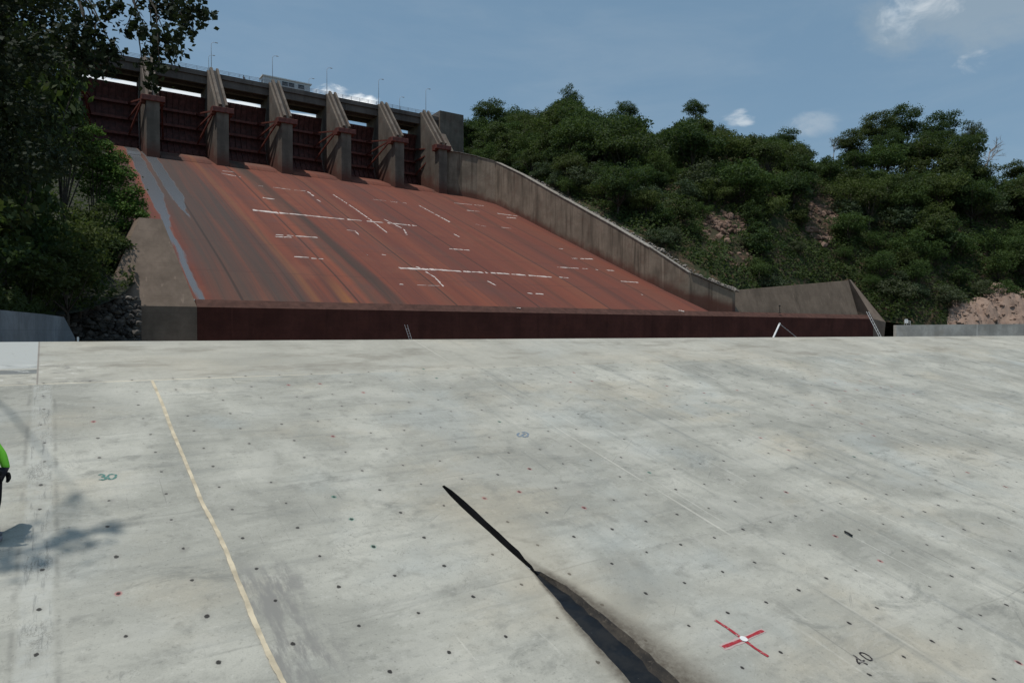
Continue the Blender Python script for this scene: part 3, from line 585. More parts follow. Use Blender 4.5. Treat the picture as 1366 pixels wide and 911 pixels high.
# hoist cross-beams (dark machinery) behind each pier top
ab = empty('abutment_block', (97,172,47)); tag(ab, 'dark grey concrete abutment block at the right end of the gates, trees beside it', 'abutment')
for nm, bx in (('upper_block',(90.05,97.6,170,184,44,61.3)),('front_block',(88.6,97.2,162.3,170,30,47.4)),('stub_pier',(0,1,0,1,0,1)),('rear_fill',(97.2,112,161.5,170,30,47.0))):
    if nm == 'stub_pier': o = MB().prism([(162.8,47.41),(168.6,54.5),(169.98,54.5),(169.98,47.41)],'x',88.9,91.0).build(nm, M['pier'])
    else: o = MB().box(*bx).build(nm, M['pier'])
    parent_keep(o, ab)
def lamp_thing():
    L = empty('street_lamp'); MB().tube([(0,0,0),(0,0,.4)],.13,8).build('base', M['galv'], L)
    MB().tube([(0,0,.35),(0,0,6.6),(.12,0,7.0),(.5,0,7.25),(.95,0,7.3)],[.075,.05,.045,.04,.035],7).build('pole', M['galv'], L, True)
    MB().box(.85,1.45,-.11,.11,7.22,7.36).build('lamp_head', M['galv'], L, bevel=.03); return L
lmp = lamp_thing(); first = True
for (u, v0, Y, lab) in ((282,56,171.3,'tall grey mast lamp on the pier top left of the standing person'),(278.5,73,178.3,'shorter grey lamp just left of the tallest mast at deck left'),(363.5,74,171.3,'tall grey lamp rising in front of the white cabin'),(412,104,178.3,'short grey lamp at the right end of the white cabin'),(436,90,171.3,'tall grey lamp above the small white cloud right of the cabin'),(505,105,171.3,'tall grey lamp between the small clouds and the tree hill'),(533,129,178.3,'short far side lamp between two taller lamps at deck right'),(568,118,171.3,'tall grey lamp on the pier beside the right abutment')):
    p = at(u, 100, Y); top = at(u, v0, Y).z; h = (top-59.3)/7.3
    o = lmp if first else copy_thing(lmp); first = False
    o.location = (p.x, Y, 59.3); o.scale = (1,1,h); tag(o, lab, 'street lamp', 'street lamps along the dam deck')
cab = empty('site_cabin', (49,175,59.3)); tag(cab, 'white flat roofed cabin with dark windows standing on the deck', 'cabin')
for nm, m_, mt in (('wall', MB().box(43.4,54.9,174,176.8,59.31,62.5),'offwhite'),('roof', MB().box(43.1,55.3,173.7,177.1,62.5,62.75),'white'),('door', MB().box(43.33,43.395,174.6,175.6,59.4,61.8),'glass')):
    parent_keep(m_.build(nm, M[mt]), cab)
for x0, x1, z0 in ((47.9,49.3,61.0),(49.5,50.9,61.0),(51.9,53.4,61.0)):
    wdw = MB().box(x0-.06,x1+.06,173.95,173.995,z0-.06,z0+1.06).build('window', M['galv']); parent_keep(wdw, cab); pn = MB().box(x0,x1,173.93,173.948,z0,z0+1).build('pane', M['glass']); pn.parent = wdw

# ------------------------------------------------------------------ training walls, wing wall, buttresses
def poly_wall(name, pts, th, mat, cap=None):   # pts (x, y, zbottom, ztop); thickness towards +x/-x side th vector
    mb = MB(); n = len(pts); tx, ty = th
    vs = []
    for x,y,z0,z1 in pts: vs += [(x,y,z0),(x,y,z1),(x+tx,y+ty,z1),(x+tx,y+ty,z0)]
    fs = []
    for i in range(n-1):
        a, b = 4*i, 4*i+4
        for k in range(4): fs.append((a+k, a+(k+1)%4, b+(k+1)%4, b+k))
    fs += [(0,1,2,3), tuple(4*(n-1)+k for k in (3,2,1,0))]
    return mb.add(vs, fs).build(name, mat)
tw = empty('training_wall', (96,120,20)); tag(tw, 'tall stained concrete wall along the right side of the chute, stepping down the slope', 'wall')
wp = [(87.15,161.2,30,47.7),(90.5,160.2,30,47.5),(94.5,157.4,30,46.4),(97.25,152.8,28,44.6),(96.9,140,24,38.8),(96.0,125.5,18,31.7),(95.2,104.2,9,21.2),(94.9,94,5,15.9),(97.4,86.5,2,10.6),(103.6,81.6,-2,7.2)]
parent_keep(poly_wall('wall_face', wp, (1.1,.25), M['wall']), tw)
mb = MB(); cap = [Vector((x+.55,y+.1,z1+.06)) for x,y,z0,z1 in wp]
for a, b in zip(cap, cap[1:]): mb.bar(a, b, 1.35, .12)
M['coping'] = m_plain('pale_coping', (.27,.245,.21), .9, .3, 2); parent_keep(mb.build('coping', M['coping']), tw)
wb = MB(); wq = [(103.7,82.2,7.25),(115,82.1,8.3),(131,81.95,9.7),(146.7,81.8,11.1)]; vs = []
for x,y,zt in wq: k = (zt-2.4)*.30; vs += [(x,y,-2.6),(x,y,2.4),(x,y+k,zt),(x,y+k+1.2,zt),(x,y+k+1.2,-2.6)]
wb.add(vs, [(5*i+k,5*i+(k+1)%5,5*i+5+(k+1)%5,5*i+5+k) for i in range(3) for k in range(5)]+[(0,1,2,3,4),(19,18,17,16,15)])
ww = wb.build('wing_wall', M['wing']); tag(ww, 'brown concrete wing wall right of the chute, its top rising to the right buttress', 'wall')
def buttress(name, A, B, C, D, zt, yb, label, mat):  # foot from A to B along x at y=80, crown from C to D at y=yb
    mb = MB(); z1 = 2.56
    vs = [(A,80,-2.6),(B,80,-2.6),(A,80,z1),(B,80,z1),(C,yb,zt),(D,yb,zt),(A-.5,92,-2.6),(B,92,-2.6),(C-.4,92,zt),(D,92,zt)]
    fs = [(0,1,3,2),(2,3,5,4),(4,5,9,8),(1,7,9,5,3),(0,2,4,8,6),(6,8,9,7),(0,6,7,1)]
    o = mb.add(vs, fs).build(name, mat); return tag(o, label, 'buttress', 'concrete end buttresses of the bucket lip')
buttress('buttress', 4.1, 12.88, 7.95, 10.2, 12.4, 85.2, 'buff concrete buttress with sloping face below the dark trees, left end of the lip wall', M['butt'])
def at_y(u,v,Y): return at(u,v,Y)
rb = MB(); vs = [(149.05,80,-2.6),(153.4,80,-2.6),(149.05,80,2.56),(154.2,80,1.9),(146.9,84.3,11.4),(148.6,84.9,11.4),(149.2,92,-2.6),(160,92,-2.6),(147.5,92,9),(149.5,92,9)]
rb.add(vs, [(0,1,3,2),(2,3,5,4),(4,5,9,8),(1,7,9,5,3),(0,2,4,8,6),(6,8,9,7),(0,6,7,1)]); o = rb.build('buttress', M['butt']); tag(o, 'narrow buff buttress at the right end of the lip wall, ladder leaning beside it', 'buttress', 'concrete end buttresses of the bucket lip')
lw = poly_wall('training_wall', [(11.0,138,20,30.2),(11.0,130,18,26.6),(10.9,112,12,18.6),(10.7,98,7,12.9),(10.3,91.9,4,11.7)], (-1.9,0), M['lipedge']); tag(lw, 'low red stained concrete wall along the left edge of the chute, trees hanging over it', 'wall')
rw = poly_wall('retaining_wall', [(154.9,78,-2.6,1.2),(166,71,-2.6,1.35),(180,62,-2.6,1.5),(215,48,-2.6,1.65)], (.3,.8), M['grey']); tag(rw, 'long low pale grey retaining wall below the rubble heap at right', 'wall')
bw = poly_wall('retaining_wall', [(-6.,36,-2.6,1.15),(-3.0,44,-2.6,1.14),(-.6,58,-2.6,1.16),(.75,66,-2.6,1.1),(1.5,66.6,-2.6,-.6)], (-.8,.2), M['blue']); tag(bw, 'bluish grey concrete wall with slanted end below the dark trees at far left', 'wall')

# ------------------------------------------------------------------ terrain
def hb(X, Y):                                   # left bank
    base = np.interp(Y, [30,66,76,160,185], [1.,1.,3.2,37,46]); return float(base+max(0,-2-X)*.35*(0.4 if Y<66 else 1)+math.sin(X*.7+Y*.3)*.3)
mb = MB(); bx = [-90,-70,-50,-35,-24,-16,-10,-6,-3,0,3,6,8.5,10.4]; by = [37,44,52,60,66,70,74,77,82,90,100,110,120,130,140,150,160,175]
def bxl(X, Y):                                  # keep behind the wall on the basin side
    lim = np.interp(Y, [37,44,58,66,70,77,82,150,175],[-6.4,-3.6,-1.2,.1,2,6,7.4,9.2,3]); return min(X, lim)
mb.add([(bxl(x,y)-(0 if x<=bxl(x,y) else .0), y, hb(bxl(x,y),y)-.1*(x>bxl(x,y))) for y in by for x in bx], [(j*len(bx)+i,j*len(bx)+i+1,(j+1)*len(bx)+i+1,(j+1)*len(bx)+i) for j in range(len(by)-1) for i in range(len(bx)-1)])
bank = mb.build('riverbank', M['soil'], smooth=True); tag(bank, kind='structure')
S_ = [0,.14,.3,.44,.56,.7,.84,1.]
FOOT = [(98.5,166,45),(98.6,140,37.5),(97.5,120,28),(97,100,17.5),(107,87,6.5),(149.5,91,4),(165,80,1.3),(230,62,1.5)]
CRST = [(124,224,59),(132,204,65),(151,190,71),(166,166,63),(186,141,57),(206,117,48),(228,98,43),(285,84,43)]
def hill_pt(s, t):
    f = [np.interp(s, S_, [p[k] for p in FOOT]) for k in range(3)]; c_ = [np.interp(s, S_, [p[k] for p in CRST]) for k in range(3)]
    if t <= 1:
        tz = .5*t+.5*math.sin(t*math.pi/2)**.9
        p = [f[k]+(c_[k]-f[k])*t for k in range(2)]+[f[2]+(c_[2]-f[2])*tz]
    else:
        d = (c_[0]-f[0], c_[1]-f[1]); L = math.hypot(*d); p = [c_[0]+d[0]/L*(t-1)*100, c_[1]+d[1]/L*(t-1)*100, c_[2]-(t-1)*45]
    bmp = (math.sin(p[0]*.21+1)*math.cos(p[1]*.17)+.6*math.sin(p[0]*.5+p[1]*.4))*1.2*min(1,t*3)
    return Vector((p[0],p[1],p[2]+bmp))
NS, NTT = 70, 34; tt = [k/24*1.0 for k in range(25)]+[1.1,1.25,1.5,1.8,2.2,2.6,3.0,3.5,4.]
mb = MB(); mb.add([hill_pt(i/NS, t) for t in tt for i in range(NS+1)], [(j*(NS+1)+i,j*(NS+1)+i+1,(j+1)*(NS+1)+i+1,(j+1)*(NS+1)+i) for j in range(len(tt)-1) for i in range(NS)])
hill = mb.build('hillside', M['hill'], smooth=True); tag(hill, kind='structure')

# ------------------------------------------------------------------ foliage
def leaf_mesh(name, P, N, size, mat, aspect=.55, rng=RNG, up=.45):
    n = len(P); N = N*.55+rng.normal(0,.65,(n,3)); N[:,2] += up; N /= np.linalg.norm(N,axis=1,keepdims=True)+1e-9
    T = rng.normal(0,1,(n,3)); T -= N*(T*N).sum(1,keepdims=True); T /= np.linalg.norm(T,axis=1,keepdims=True)+1e-9; B = np.cross(N,T)
    s = (size*rng.uniform(.55,1.25,(n,1)))
    V = np.stack([P-T*s*.5, P+B*s*aspect*.5+N*s*.06, P+T*s*.5, P-B*s*aspect*.5+N*s*.06],1).reshape(-1,3)
    me = bpy.data.meshes.new(name); me.vertices.add(4*n); me.vertices.foreach_set('co', V.astype(np.float32).ravel())
    me.loops.add(4*n); me.loops.foreach_set('vertex_index', np.arange(4*n,dtype=np.int32)); me.polygons.add(n); me.polygons.foreach_set('loop_start', np.arange(0,4*n,4,dtype=np.int32))
    me.update(calc_edges=True); me.validate(); me.materials.append(mat); return me
def clump_points(cl, per, rng, squash=.78, shell=.55):
    P = []; N = []
    for cx,cy,cz,r in cl:
        n = max(8,int(per*r*r)); d = rng.normal(0,1,(n,3)); d[:,2] = np.where(d[:,2] < -.3, -d[:,2]*.6, d[:,2]); d /= np.linalg.norm(d,axis=1,keepdims=True)
        k = (shell+(1-shell)*rng.random((n,1))**.6)*(1+.22*rng.normal(0,1,(n,1)))*r; q = d*k; q[:,2] *= squash; P.append(q+np.array([cx,cy,cz])); N.append(d)
    return np.concatenate(P), np.concatenate(N)
def tree_proto(name, H, Rc, crown0, nclump, leaf, per, mat, seed, flat=.8, cr=(.28,.45)):
    rng = np.random.default_rng(seed); T = empty(name); cl = []
    cz = H*(crown0+1)/2; rz = H*(1-crown0)/2
    for i in range(nclump):
        d = rng.normal(0,1,3); d /= np.linalg.norm(d); d[2] = d[2]*.9+.12; k = rng.uniform(.35,.85)
        r = Rc*rng.uniform(*cr); cl.append((d[0]*Rc*k*rng.uniform(.85,1.2), d[1]*Rc*k*rng.uniform(.85,1.2), cz+d[2]*rz*k, r))
    cl.append((0,0,cz,Rc*.5)); P, N = clump_points(cl, per, rng, flat)
    me = leaf_mesh('crown', P, N, leaf, mat, rng=rng); o = bpy.data.objects.new('crown', me); COL.objects.link(o); o.parent = T
    mb = MB(); tr = max(.12, H*.022); mb.tube([(0,0,-.8),(.1,0,H*crown0*.5),(.05,.1,H*crown0),(0,0,cz)],[tr*1.3,tr,tr*.8,tr*.4],7)
    for c_ in cl[:-1][:10]:
        c_ = Vector(c_[:3]); s0 = Vector((0,0,H*crown0*rng.uniform(.7,1.1))); mid = s0.lerp(c_,.5)+Vector((0,0,-.05*H)); mb.tube([s0,mid,c_],[tr*.5,tr*.3,tr*.12],5)
    mb.build('trunk', M['bark'], T, True); return T
protos = [
 tree_proto('broadleaf_tree', 11, 5.2, .28, 26, .58, 40, M['leafA'], 1),
 tree_proto('broadleaf_tree', 9, 5.0, .22, 30, .5, 44, M['leafB'], 2, .7, (.22,.4)),
 tree_proto('broadleaf_tree', 13, 4.6, .35, 24, .6, 38, M['leafA'], 3, .7, (.22,.42)),
 tree_proto('bushy_tree', 7, 4.4, .05, 26, .42, 52, M['leafB'], 4, .8, (.22,.4)),
 tree_proto('bushy_tree', 6, 4.6, .0, 26, .46, 44, M['leafC'], 5, .7, (.2,.38)),
 tree_proto('bushy_tree', 8, 4.0, .1, 28, .54, 40, M['leafA'], 6, .8, (.2,.4)),
]
protos += [tree_proto('spreading_tree', 19, 9., .12, 50, .66, 30, M['leafA'], 17, .75, (.2,.36)), tree_proto('spreading_tree', 17, 7.6, .1, 46, .64, 30, M['leafA'], 18, .75, (.2,.36))]
used = set()
def plant(k, loc, s, label, cat, group=None, sz=None):
    src = protos[k]; rz = random.uniform(0,6.28)
    if k in used: o = copy_thing(src)
    else: o = src; used.add(k)
    o.location = loc; o.rotation_euler = (0,0,rz); o.scale = (s, s, sz or s); tag(o, label, cat, group); return o
klab = ['dark round crowned tree in the dense wood on the hillside beyond the wall','mid green spreading tree in the dense wood on the hillside beyond the wall','tall dark narrow tree in the dense wood on the hillside beyond the wall','mid green bushy tree low in the hillside thicket beyond the wall','dusty pale green bushy tree low in the hillside thicket beyond the wall','dark bushy tree low in the hillside thicket beyond the wall']
bare = [(965,303,30,21),(1097,292,24,36),(985,345,18,11),(1180,296,14,6),(1040,300,18,9)]
def in_bare(p, g_=1.):
    u, v = proj(p); return any(((u-a)/(c_*g_))**2+((v-b)/(d*g_))**2 < 1 for a,b,c_,d in bare)
pts = []; tries = 0
while len(pts) < 215 and tries < 9000:
    tries += 1; s, t = random.random(), random.random()**.9*1.02
    if s < .03: continue
    p = hill_pt(s, t)
    if t < .05 and s < .6: continue
    if p.y < 99 and 132 < p.x < 165: continue
    u, v = proj(p)
    if u > 1420 or u < 610: continue
    if any(in_bare(p+Vector((0,0,h_)), 1.3) for h_ in (1,3,5,7,9)): continue
    if any((p-q).length < 4.6 for q,_ in pts): continue
    pts.append((p,t))
low = []; tries = 0
while len(low) < 60 and tries < 6000:
    tries += 1; p = hill_pt(random.uniform(.08,.85), random.uniform(.025,.5)); u, v = proj(p)
    if u > 1400 or any(in_bare(p+Vector((0,0,h_)), 1.15) for h_ in (1,3,5)): continue
    if any((p-q).length < 3.6 for q in low) or any((p-q).length < 3.4 for q,_ in pts): continue
    if p.y < 96 and 128 < p.x < 163: continue
    low.append(p); plant(random.choice((3,4,5)), p-Vector((0,0,.4)), random.uniform(.5,.85), 'small leafy bush filling a gap low on the hillside near the walls', 'bush', 'bushes low on the hillside')
SKU = [600,640,690,705,735,760,800,835,868,890,930,970,1000,1050,1095,1108,1125,1150,1200,1260,1295,1315,1340,1366,1430]
SKV = [165,142,136,156,132,126,152,146,178,166,146,166,176,184,197,210,195,176,160,162,178,215,240,222,222]
HN = [11,9,13,7,6,8]
for p, t in pts:
    k = random.choices(range(6), [3,3,2.2,3,2.2,3] if t > .4 else [1,2,.7,4,3,4])[0]
    if t > .9 and k == 2: k = 0
    s = random.uniform(.95,1.5)*(.8 if t < .2 else 1)
    u_, v_ = proj(p); dep = p.x*math.sin(TH)+p.y*math.cos(TH); rad_ = 10
    lim = max(np.interp(u_-rad_, SKU, SKV), np.interp(u_, SKU, SKV), np.interp(u_+rad_, SKU, SKV))+1
    room = (v_-lim)*dep/F
    if room < HN[k]*s: s = max(.28, room/HN[k])
    plant(k, p-Vector((0,0,.5)), s, klab[k], 'tree', 'trees covering the hillside')
# skyline trees, each placed where it stands out
def sky_tree(k, u, vtop, Y, s, label, Hn, sz=None):
    top = at(u, vtop, Y); z = top.z-Hn*(sz or s); plant(k, (top.x, Y, z), s, label, 'tree', 'trees standing out on the skyline', sz)
    if u < 1060 and u > 640:
        for du in (-14, 13):
            q = at(u+du, vtop+26, Y-3); plant(5, (q.x, Y-3, q.z-8*.95), .95, 'dark bushy tree just below one of the trees standing out on the skyline', 'tree', 'bushy trees filling the crest of the hill')
sky_tree(7, 655, 129, 190, .78, 'broad dome crowned dark tree on the skyline next to the abutment block', 16.5)
sky_tree(5, 643, 172, 176, 1.0, 'dark bushy tree beside the abutment block just above the right wall', 8)
sky_tree(0, 626, 160, 182, .85, 'small round dark tree squeezed against the abutment block', 11)
sky_tree(7, 757, 116, 192, .72, 'tallest upright dark tree on the skyline, left half of the hill', 16.5, .95)
sky_tree(0, 715, 146, 196, .9, 'low dark tree on the skyline left of the tallest upright tree', 11)
sky_tree(7, 835, 135, 185, .62, 'flat topped tree on the skyline right of the tallest upright tree', 16.5)
sky_tree(7, 928, 132, 165, .6, 'round topped tree on the skyline beside a small white cloud', 16.5)
sky_tree(0, 1045, 172, 140, .9, 'low tree on the skyline left of the small leafless tree', 11)
sky_tree(6, 1168, 150, 118, .72, 'large spreading tree on the right skyline, left part of the big clump', 18)
sky_tree(6, 1205, 140, 118, .8, 'highest spreading crown of the big clump on the right skyline', 18, .95)
sky_tree(6, 1252, 148, 112, .75, 'spreading tree in the big clump, right of its highest crown', 18, .95)
sky_tree(7, 1297, 160, 105, .5, 'narrow vine covered tree at the right edge of the big clump', 16.5, .95)
sky_tree(7, 1282, 205, 101, .75, 'dark bushy tree low beneath the narrow vine covered tree', 16.5)
sky_tree(6, 1135, 172, 119, .6, 'rounded tree at the left foot of the big skyline clump', 18)
sky_tree(6, 1185, 172, 112, .7, 'rounded tree in front of the left half of the big skyline clump', 18)
sky_tree(6, 1235, 175, 106, .7, 'rounded tree in front of the right half of the big skyline clump', 18)
sky_tree(7, 1275, 178, 103, .65, 'rounded tree in front of the right end of the big skyline clump', 16.5)
sky_tree(0, 1358, 215, 96, .95, 'dark round tree at the right edge of the picture on the skyline', 11)
sky_tree(5, 1140, 192, 121, 1.2, 'dark bushy tree under the left side of the big skyline clump', 8)
sky_tree(7, 1215, 190, 114, .8, 'dark bushy tree under the highest crown of the skyline clump', 16.5)
# leafless trees
def bare_tree(base, H, spread, seed, label, lean=.0):
    rng = random.Random(seed); T = empty('bare_tree', base); mb = MB(); tw_ = MB()
    def grow(p, d, L, r, lev):
        q = p+d*L; m_ = p.lerp(q,.5)+Vector((rng.uniform(-1,1),rng.uniform(-1,1),rng.uniform(-.3,.6)))*L*.08; (mb if lev < 2 else tw_).tube([p,m_,q],[r,r*.85,r*.65],5 if lev<2 else 4)
        if lev < 5:
            for k in range(rng.choice((2,3,3))):
                e = (d+Vector((rng.uniform(-1,1),rng.uniform(-1,1),rng.uniform(-.35,.6)))*spread).normalized(); grow(p.lerp(q, rng.uniform(.6,1)), e, L*rng.uniform(.55,.8), r*.6, lev+1)
    grow(Vector((0,0,-.5)), Vector((lean,-.1*lean,1)).normalized(), H*.32, H*.013, 0)
    mb.build('trunk', M['deadwood'], T, True); tw_.build('twigs', M['deadwood'], T); tag(T, label, 'tree'); return T
p = at(1306,240,99); bare_tree(p, 24, .8, 3, 'large leafless grey tree on the right skyline, right of the vine covered tree', .75)
p = at(1112,215,122); bare_tree(p, 11, .5, 5, 'small leafless tree on the skyline left of the big clump', .05)
# undergrowth over the hillside: nobody could count it
n = 150000; P = np.zeros((n,3)); N = np.zeros((n,3)); i = 0
ug_rng = np.random.default_rng(3)
while i < n:
    s, t = random.random(), random.random()*1.12; p = hill_pt(s,t)
    if s < .02 or in_bare(p+Vector((0,0,.5)), .9): continue
    if t < .04 and s < .56: continue
    if p.y < 93 and 138 < p.x < 160: continue
    h = abs(math.sin(p.x*.31)+math.cos(p.y*.37+p.x*.12))*1.1; P[i] = (p.x,p.y,p.z+random.random()**.7*(.6+1.5*h)); N[i] = (-.3,-.5,.7); i += 1
o = bpy.data.objects.new('undergrowth', leaf_mesh('undergrowth', P, N, .75, M['leafU'], rng=ug_rng)); COL.objects.link(o); tag(o, 'tangled green undergrowth covering the hillside between the trees', 'undergrowth', kind='stuff')
# bare rock outcrops
def rocks(mb, pts, rmin, rmax, rng, flat=.7):
    ico = [(0,0,1)]+[(math.cos(a)*.89,math.sin(a)*.89,.45) for a in np.arange(5)*1.2566]+[(math.cos(a+.628)*.89,math.sin(a+.628)*.89,-.45) for a in np.arange(5)*1.2566]+[(0,0,-1)]
    fc = [(0,1+i,1+(i+1)%5) for i in range(5)]+[(1+i,6+i,1+(i+1)%5) for i in range(5)]+[(1+(i+1)%5,6+i,6+(i+1)%5) for i in range(5)]+[(11,6+(i+1)%5,6+i) for i in range(5)]
    for p in pts:
        r = rmin+(rmax-rmin)*rng.random()**2.5; sx, sy, sz = rng.uniform(.7,1.3)*r, rng.uniform(.7,1.3)*r, rng.uniform(.6,1.1)*r*flat; a = rng.uniform(0,6.28); ca, sa = math.cos(a), math.sin(a)
        vs = []
        for x,y,z in ico:
            k = rng.uniform(.75,1.2); x,y,z = x*sx*k,y*sy*k,z*sz*k; vs.append((p[0]+x*ca-y*sa,p[1]+x*sa+y*ca,p[2]+z))
        mb.add(vs, fc)
rr = random.Random(11)
for (u,v,a,b), lab in zip(bare[:3], ('reddish bare rock patch amid the trees above the wing wall, left one','pinkish bare rock scar high amid the trees, right of centre on the hillside','small bare rock patch low on the hillside just above the wing wall')):
    mb = MB(); ps = []
    for _ in range(30000):
        p = hill_pt(rr.random(), rr.random()); uu, vv = proj(p)
        if ((uu-u)/a)**2+((vv-v)/b)**2 < 1: ps.append(p+Vector((0,0,-.2)))
        if len(ps) > 260: break
    rocks(mb, ps, .35, 1.1, rr, .9); o = mb.build('rock_outcrop', M['earth']); tag(o, lab, 'rocks', 'bare rock patches on the hillside')
# pale stones along the back of the right training wall
mb = MB(); ps = []
for a, b in zip(wp[4:], wp[5:]):
    for _ in range(70): k = rr.random(); ps.append((a[0]+(b[0]-a[0])*k+1.5+rr.random()*1.2, a[1]+(b[1]-a[1])*k, a[3]+(b[3]-a[3])*k-.25+rr.random()*.35))
rocks(mb, ps, .15, .5, rr); o = mb.build('stone_backfill', M['palestone']); tag(o, 'pale loose stones piled along the back of the right chute wall', 'stones', kind='stuff')

# rubble heap on the right
rh = empty('rubble_heap', (172,72,1)); tag(rh, 'pinkish brown heap of excavated rubble behind the low grey wall at the right edge', 'rubble')
from mathutils import noise as mnoise
def heap(x, y):
    g_ = lambda cx,cy,h,r: h*max(0,1-(math.hypot(x-cx,(y-cy)*1.15)/r)**1.5)
    h = max(g_(197,74,11.4,12), g_(182.5,77,7.2,7), g_(212,70,11,18), g_(189,76,8.6,8.5), g_(226,66,9,17), g_(204,72,10.4,10))
    return max(0, h+(1.5*mnoise.fractal((x*.22,y*.3,1),.9,2.1,5)+.5*mnoise.noise((x*1.3,y*1.3,4)))*min(1,h/2))
mb = MB(); hx = np.arange(160,246,.55); hy = np.arange(56,98,.65)
mb.add([(x,y,.6+heap(x,y)-.4+rr.uniform(-.22,.22)) for y in hy for x in hx], [(j*len(hx)+i,j*len(hx)+i+1,(j+1)*len(hx)+i+1,(j+1)*len(hx)+i) for j in range(len(hy)-1) for i in range(len(hx)-1) if heap(hx[i],hy[j]) > .2])
parent_keep(mb.build('heap_body', M['rubble']), rh)
mb = MB(); ps = []
while len(ps) < 3600:
    x, y = rr.uniform(164,240), rr.uniform(58,95); h = heap(x,y)
    if h > .25: ps.append((x,y,.08+h))
rocks(mb, ps, .06, .62, rr, .75); parent_keep(mb.build('loose_rocks', M['rubble']), rh)
# stacked dark stone wall on the left
mb = MB(); ps = []
for _ in range(900):
    x = rr.uniform(-1.5,7.0); z = rr.uniform(-2.4,3.2+.25*math.sin(x)); ps.append((x, 76.2+(z)*.25+rr.uniform(-.15,.15)+.2*(6-x)*0, z))
rocks(mb, ps, .22, .55, rr, .8); mb.box(-3.2,7.3,76.95,79.,-2.6,3.0); o = mb.build('stone_wall', M['stone']); tag(o, 'dark stacked rubble stone wall under the trees beside the left buttress', 'wall')
mb = MB(); rocks(mb, [(rr.uniform(3.7,6.6), 76.9+rr.uniform(-.2,.4), 3.3+rr.uniform(-.1,.15)) for _ in range(26)], .18, .42, rr, .6); o = mb.build('stone_coping', M['palestone']); tag(o, 'row of pale flat stones lying on top of the dark stone wall', 'stones')

# ------------------------------------------------------------------ left bank trees
LT = [  # (proto, x, y, scale, zscale, label)
 (0,-7,62,1.35,2.3,'very tall dark tree on the left bank behind the concrete wall'),
 (2,-2.2,72,1.2,2.0,'tall narrow dark tree on the left bank above the stone wall'),
 (0,-10,84,1.6,2.4,'huge dark tree behind the other left bank trees'),
 (0,-4.,96,1.1,1.7,'dark tree on the left bank below the dam gates'),
 (5,-5.5,58,1.2,1.5,'dark bushy tree low behind the bluish concrete wall'),
 (5,-1.5,70,.9,1.2,'dark bushy tree just above the stacked stone wall'),
 (3,2.2,80,.85,1.1,'dark leafy bush directly above the stone wall, left of the buttress'),
 (5,-2,80,1.1,1.4,'dark bushy tree in the middle of the left bank thicket'),
 (0,-9,46,1.0,2.0,'dark tree at the left picture edge behind the concrete wall'),
 (5,-7,50,1.1,1.1,'dark bush at the left picture edge behind the concrete wall'),
 (2,-16,70,1.5,2.4,'tall dark tree at the far left of the bank'),
 (5,-4.2,55,.95,.9,'dark low bush behind the bluish concrete wall at the left edge'),
 (5,-1.6,63,.8,.8,'dark low bush just behind the middle of the bluish concrete wall'),
 (5,2.0,73,.7,.8,'dark low bush right behind the stacked stone wall'),
 (5,1.0,66.5,.75,.85,'dark bush rooted at the end of the bluish concrete wall'),
 (0,-3.2,66,1.0,1.9,'tall dark tree rising behind the bluish concrete wall end'),
 (5,3.8,86,.75,.9,'dark shrub beside the top of the left buttress')]
for k,x,y,s,sz,lab in LT: plant(k, (x,y,hb(x,y)-.5), s, lab, 'tree', 'trees on the left bank', sz)
n = 16000; P = []; N = []
while len(P) < n:
    x, y = random.uniform(-22,9), random.uniform(45,150); x = min(x, bxl(99,y)-.2); P.append((x,y,hb(x,y)+random.random()**.8*(.6+1.1*abs(math.sin(x*.9+y*.4))))); N.append((.2,-.5,.7))
o = bpy.data.objects.new('undergrowth', leaf_mesh('undergrowth', np.array(P), np.array(N), .5, M['leafA'], rng=ug_rng)); COL.objects.link(o); tag(o, 'dark undergrowth covering the left bank under the tall trees', 'undergrowth', kind='stuff')
# sunlit bushes hanging over the left wall
def bush(name, cl, leaf, per, mat, label, seed, base):
    rng = np.random.default_rng(seed); T = empty(name, base); P, N = clump_points([(a-base[0],b-base[1],c_-base[2],r) for a,b,c_,r in cl], per, rng, .85, .6)
    o = bpy.data.objects.new('crown', leaf_mesh('crown', P, N, leaf, mat, rng=rng)); COL.objects.link(o); o.parent = T
    mb = MB()
    for a,b,c_,r in cl: q = Vector((a-base[0],b-base[1],c_-base[2])); mb.tube([(0,0,-.3),q*.5+Vector((0,0,.2)),q],[.09,.06,.03],5)
    mb.build('stems', M['bark'], T); tag(T, label, 'bush'); return T
def pxcl(lst, Y): return [(*at(u,v,Y+dy), r/F*at(u,v,Y+dy).dot(Vector((math.sin(TH),math.cos(TH),0)))) for u,v,r,dy in lst]
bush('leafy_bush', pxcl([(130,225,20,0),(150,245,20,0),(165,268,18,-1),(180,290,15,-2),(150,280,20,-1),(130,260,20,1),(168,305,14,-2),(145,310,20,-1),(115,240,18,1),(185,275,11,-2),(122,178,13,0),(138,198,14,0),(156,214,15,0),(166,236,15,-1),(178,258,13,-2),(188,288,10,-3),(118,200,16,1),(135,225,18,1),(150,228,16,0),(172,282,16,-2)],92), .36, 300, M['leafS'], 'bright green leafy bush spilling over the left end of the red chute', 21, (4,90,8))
bush('leafy_bush', pxcl([(150,335,22,0),(135,350,22,0),(165,330,14,0),(120,330,24,1),(150,365,16,0),(130,375,18,0),(105,365,22,1),(90,340,24,2)],84), .36, 280, M['leafA'], 'dark green bush between the stone wall and the left buttress', 22, (3,83,4))
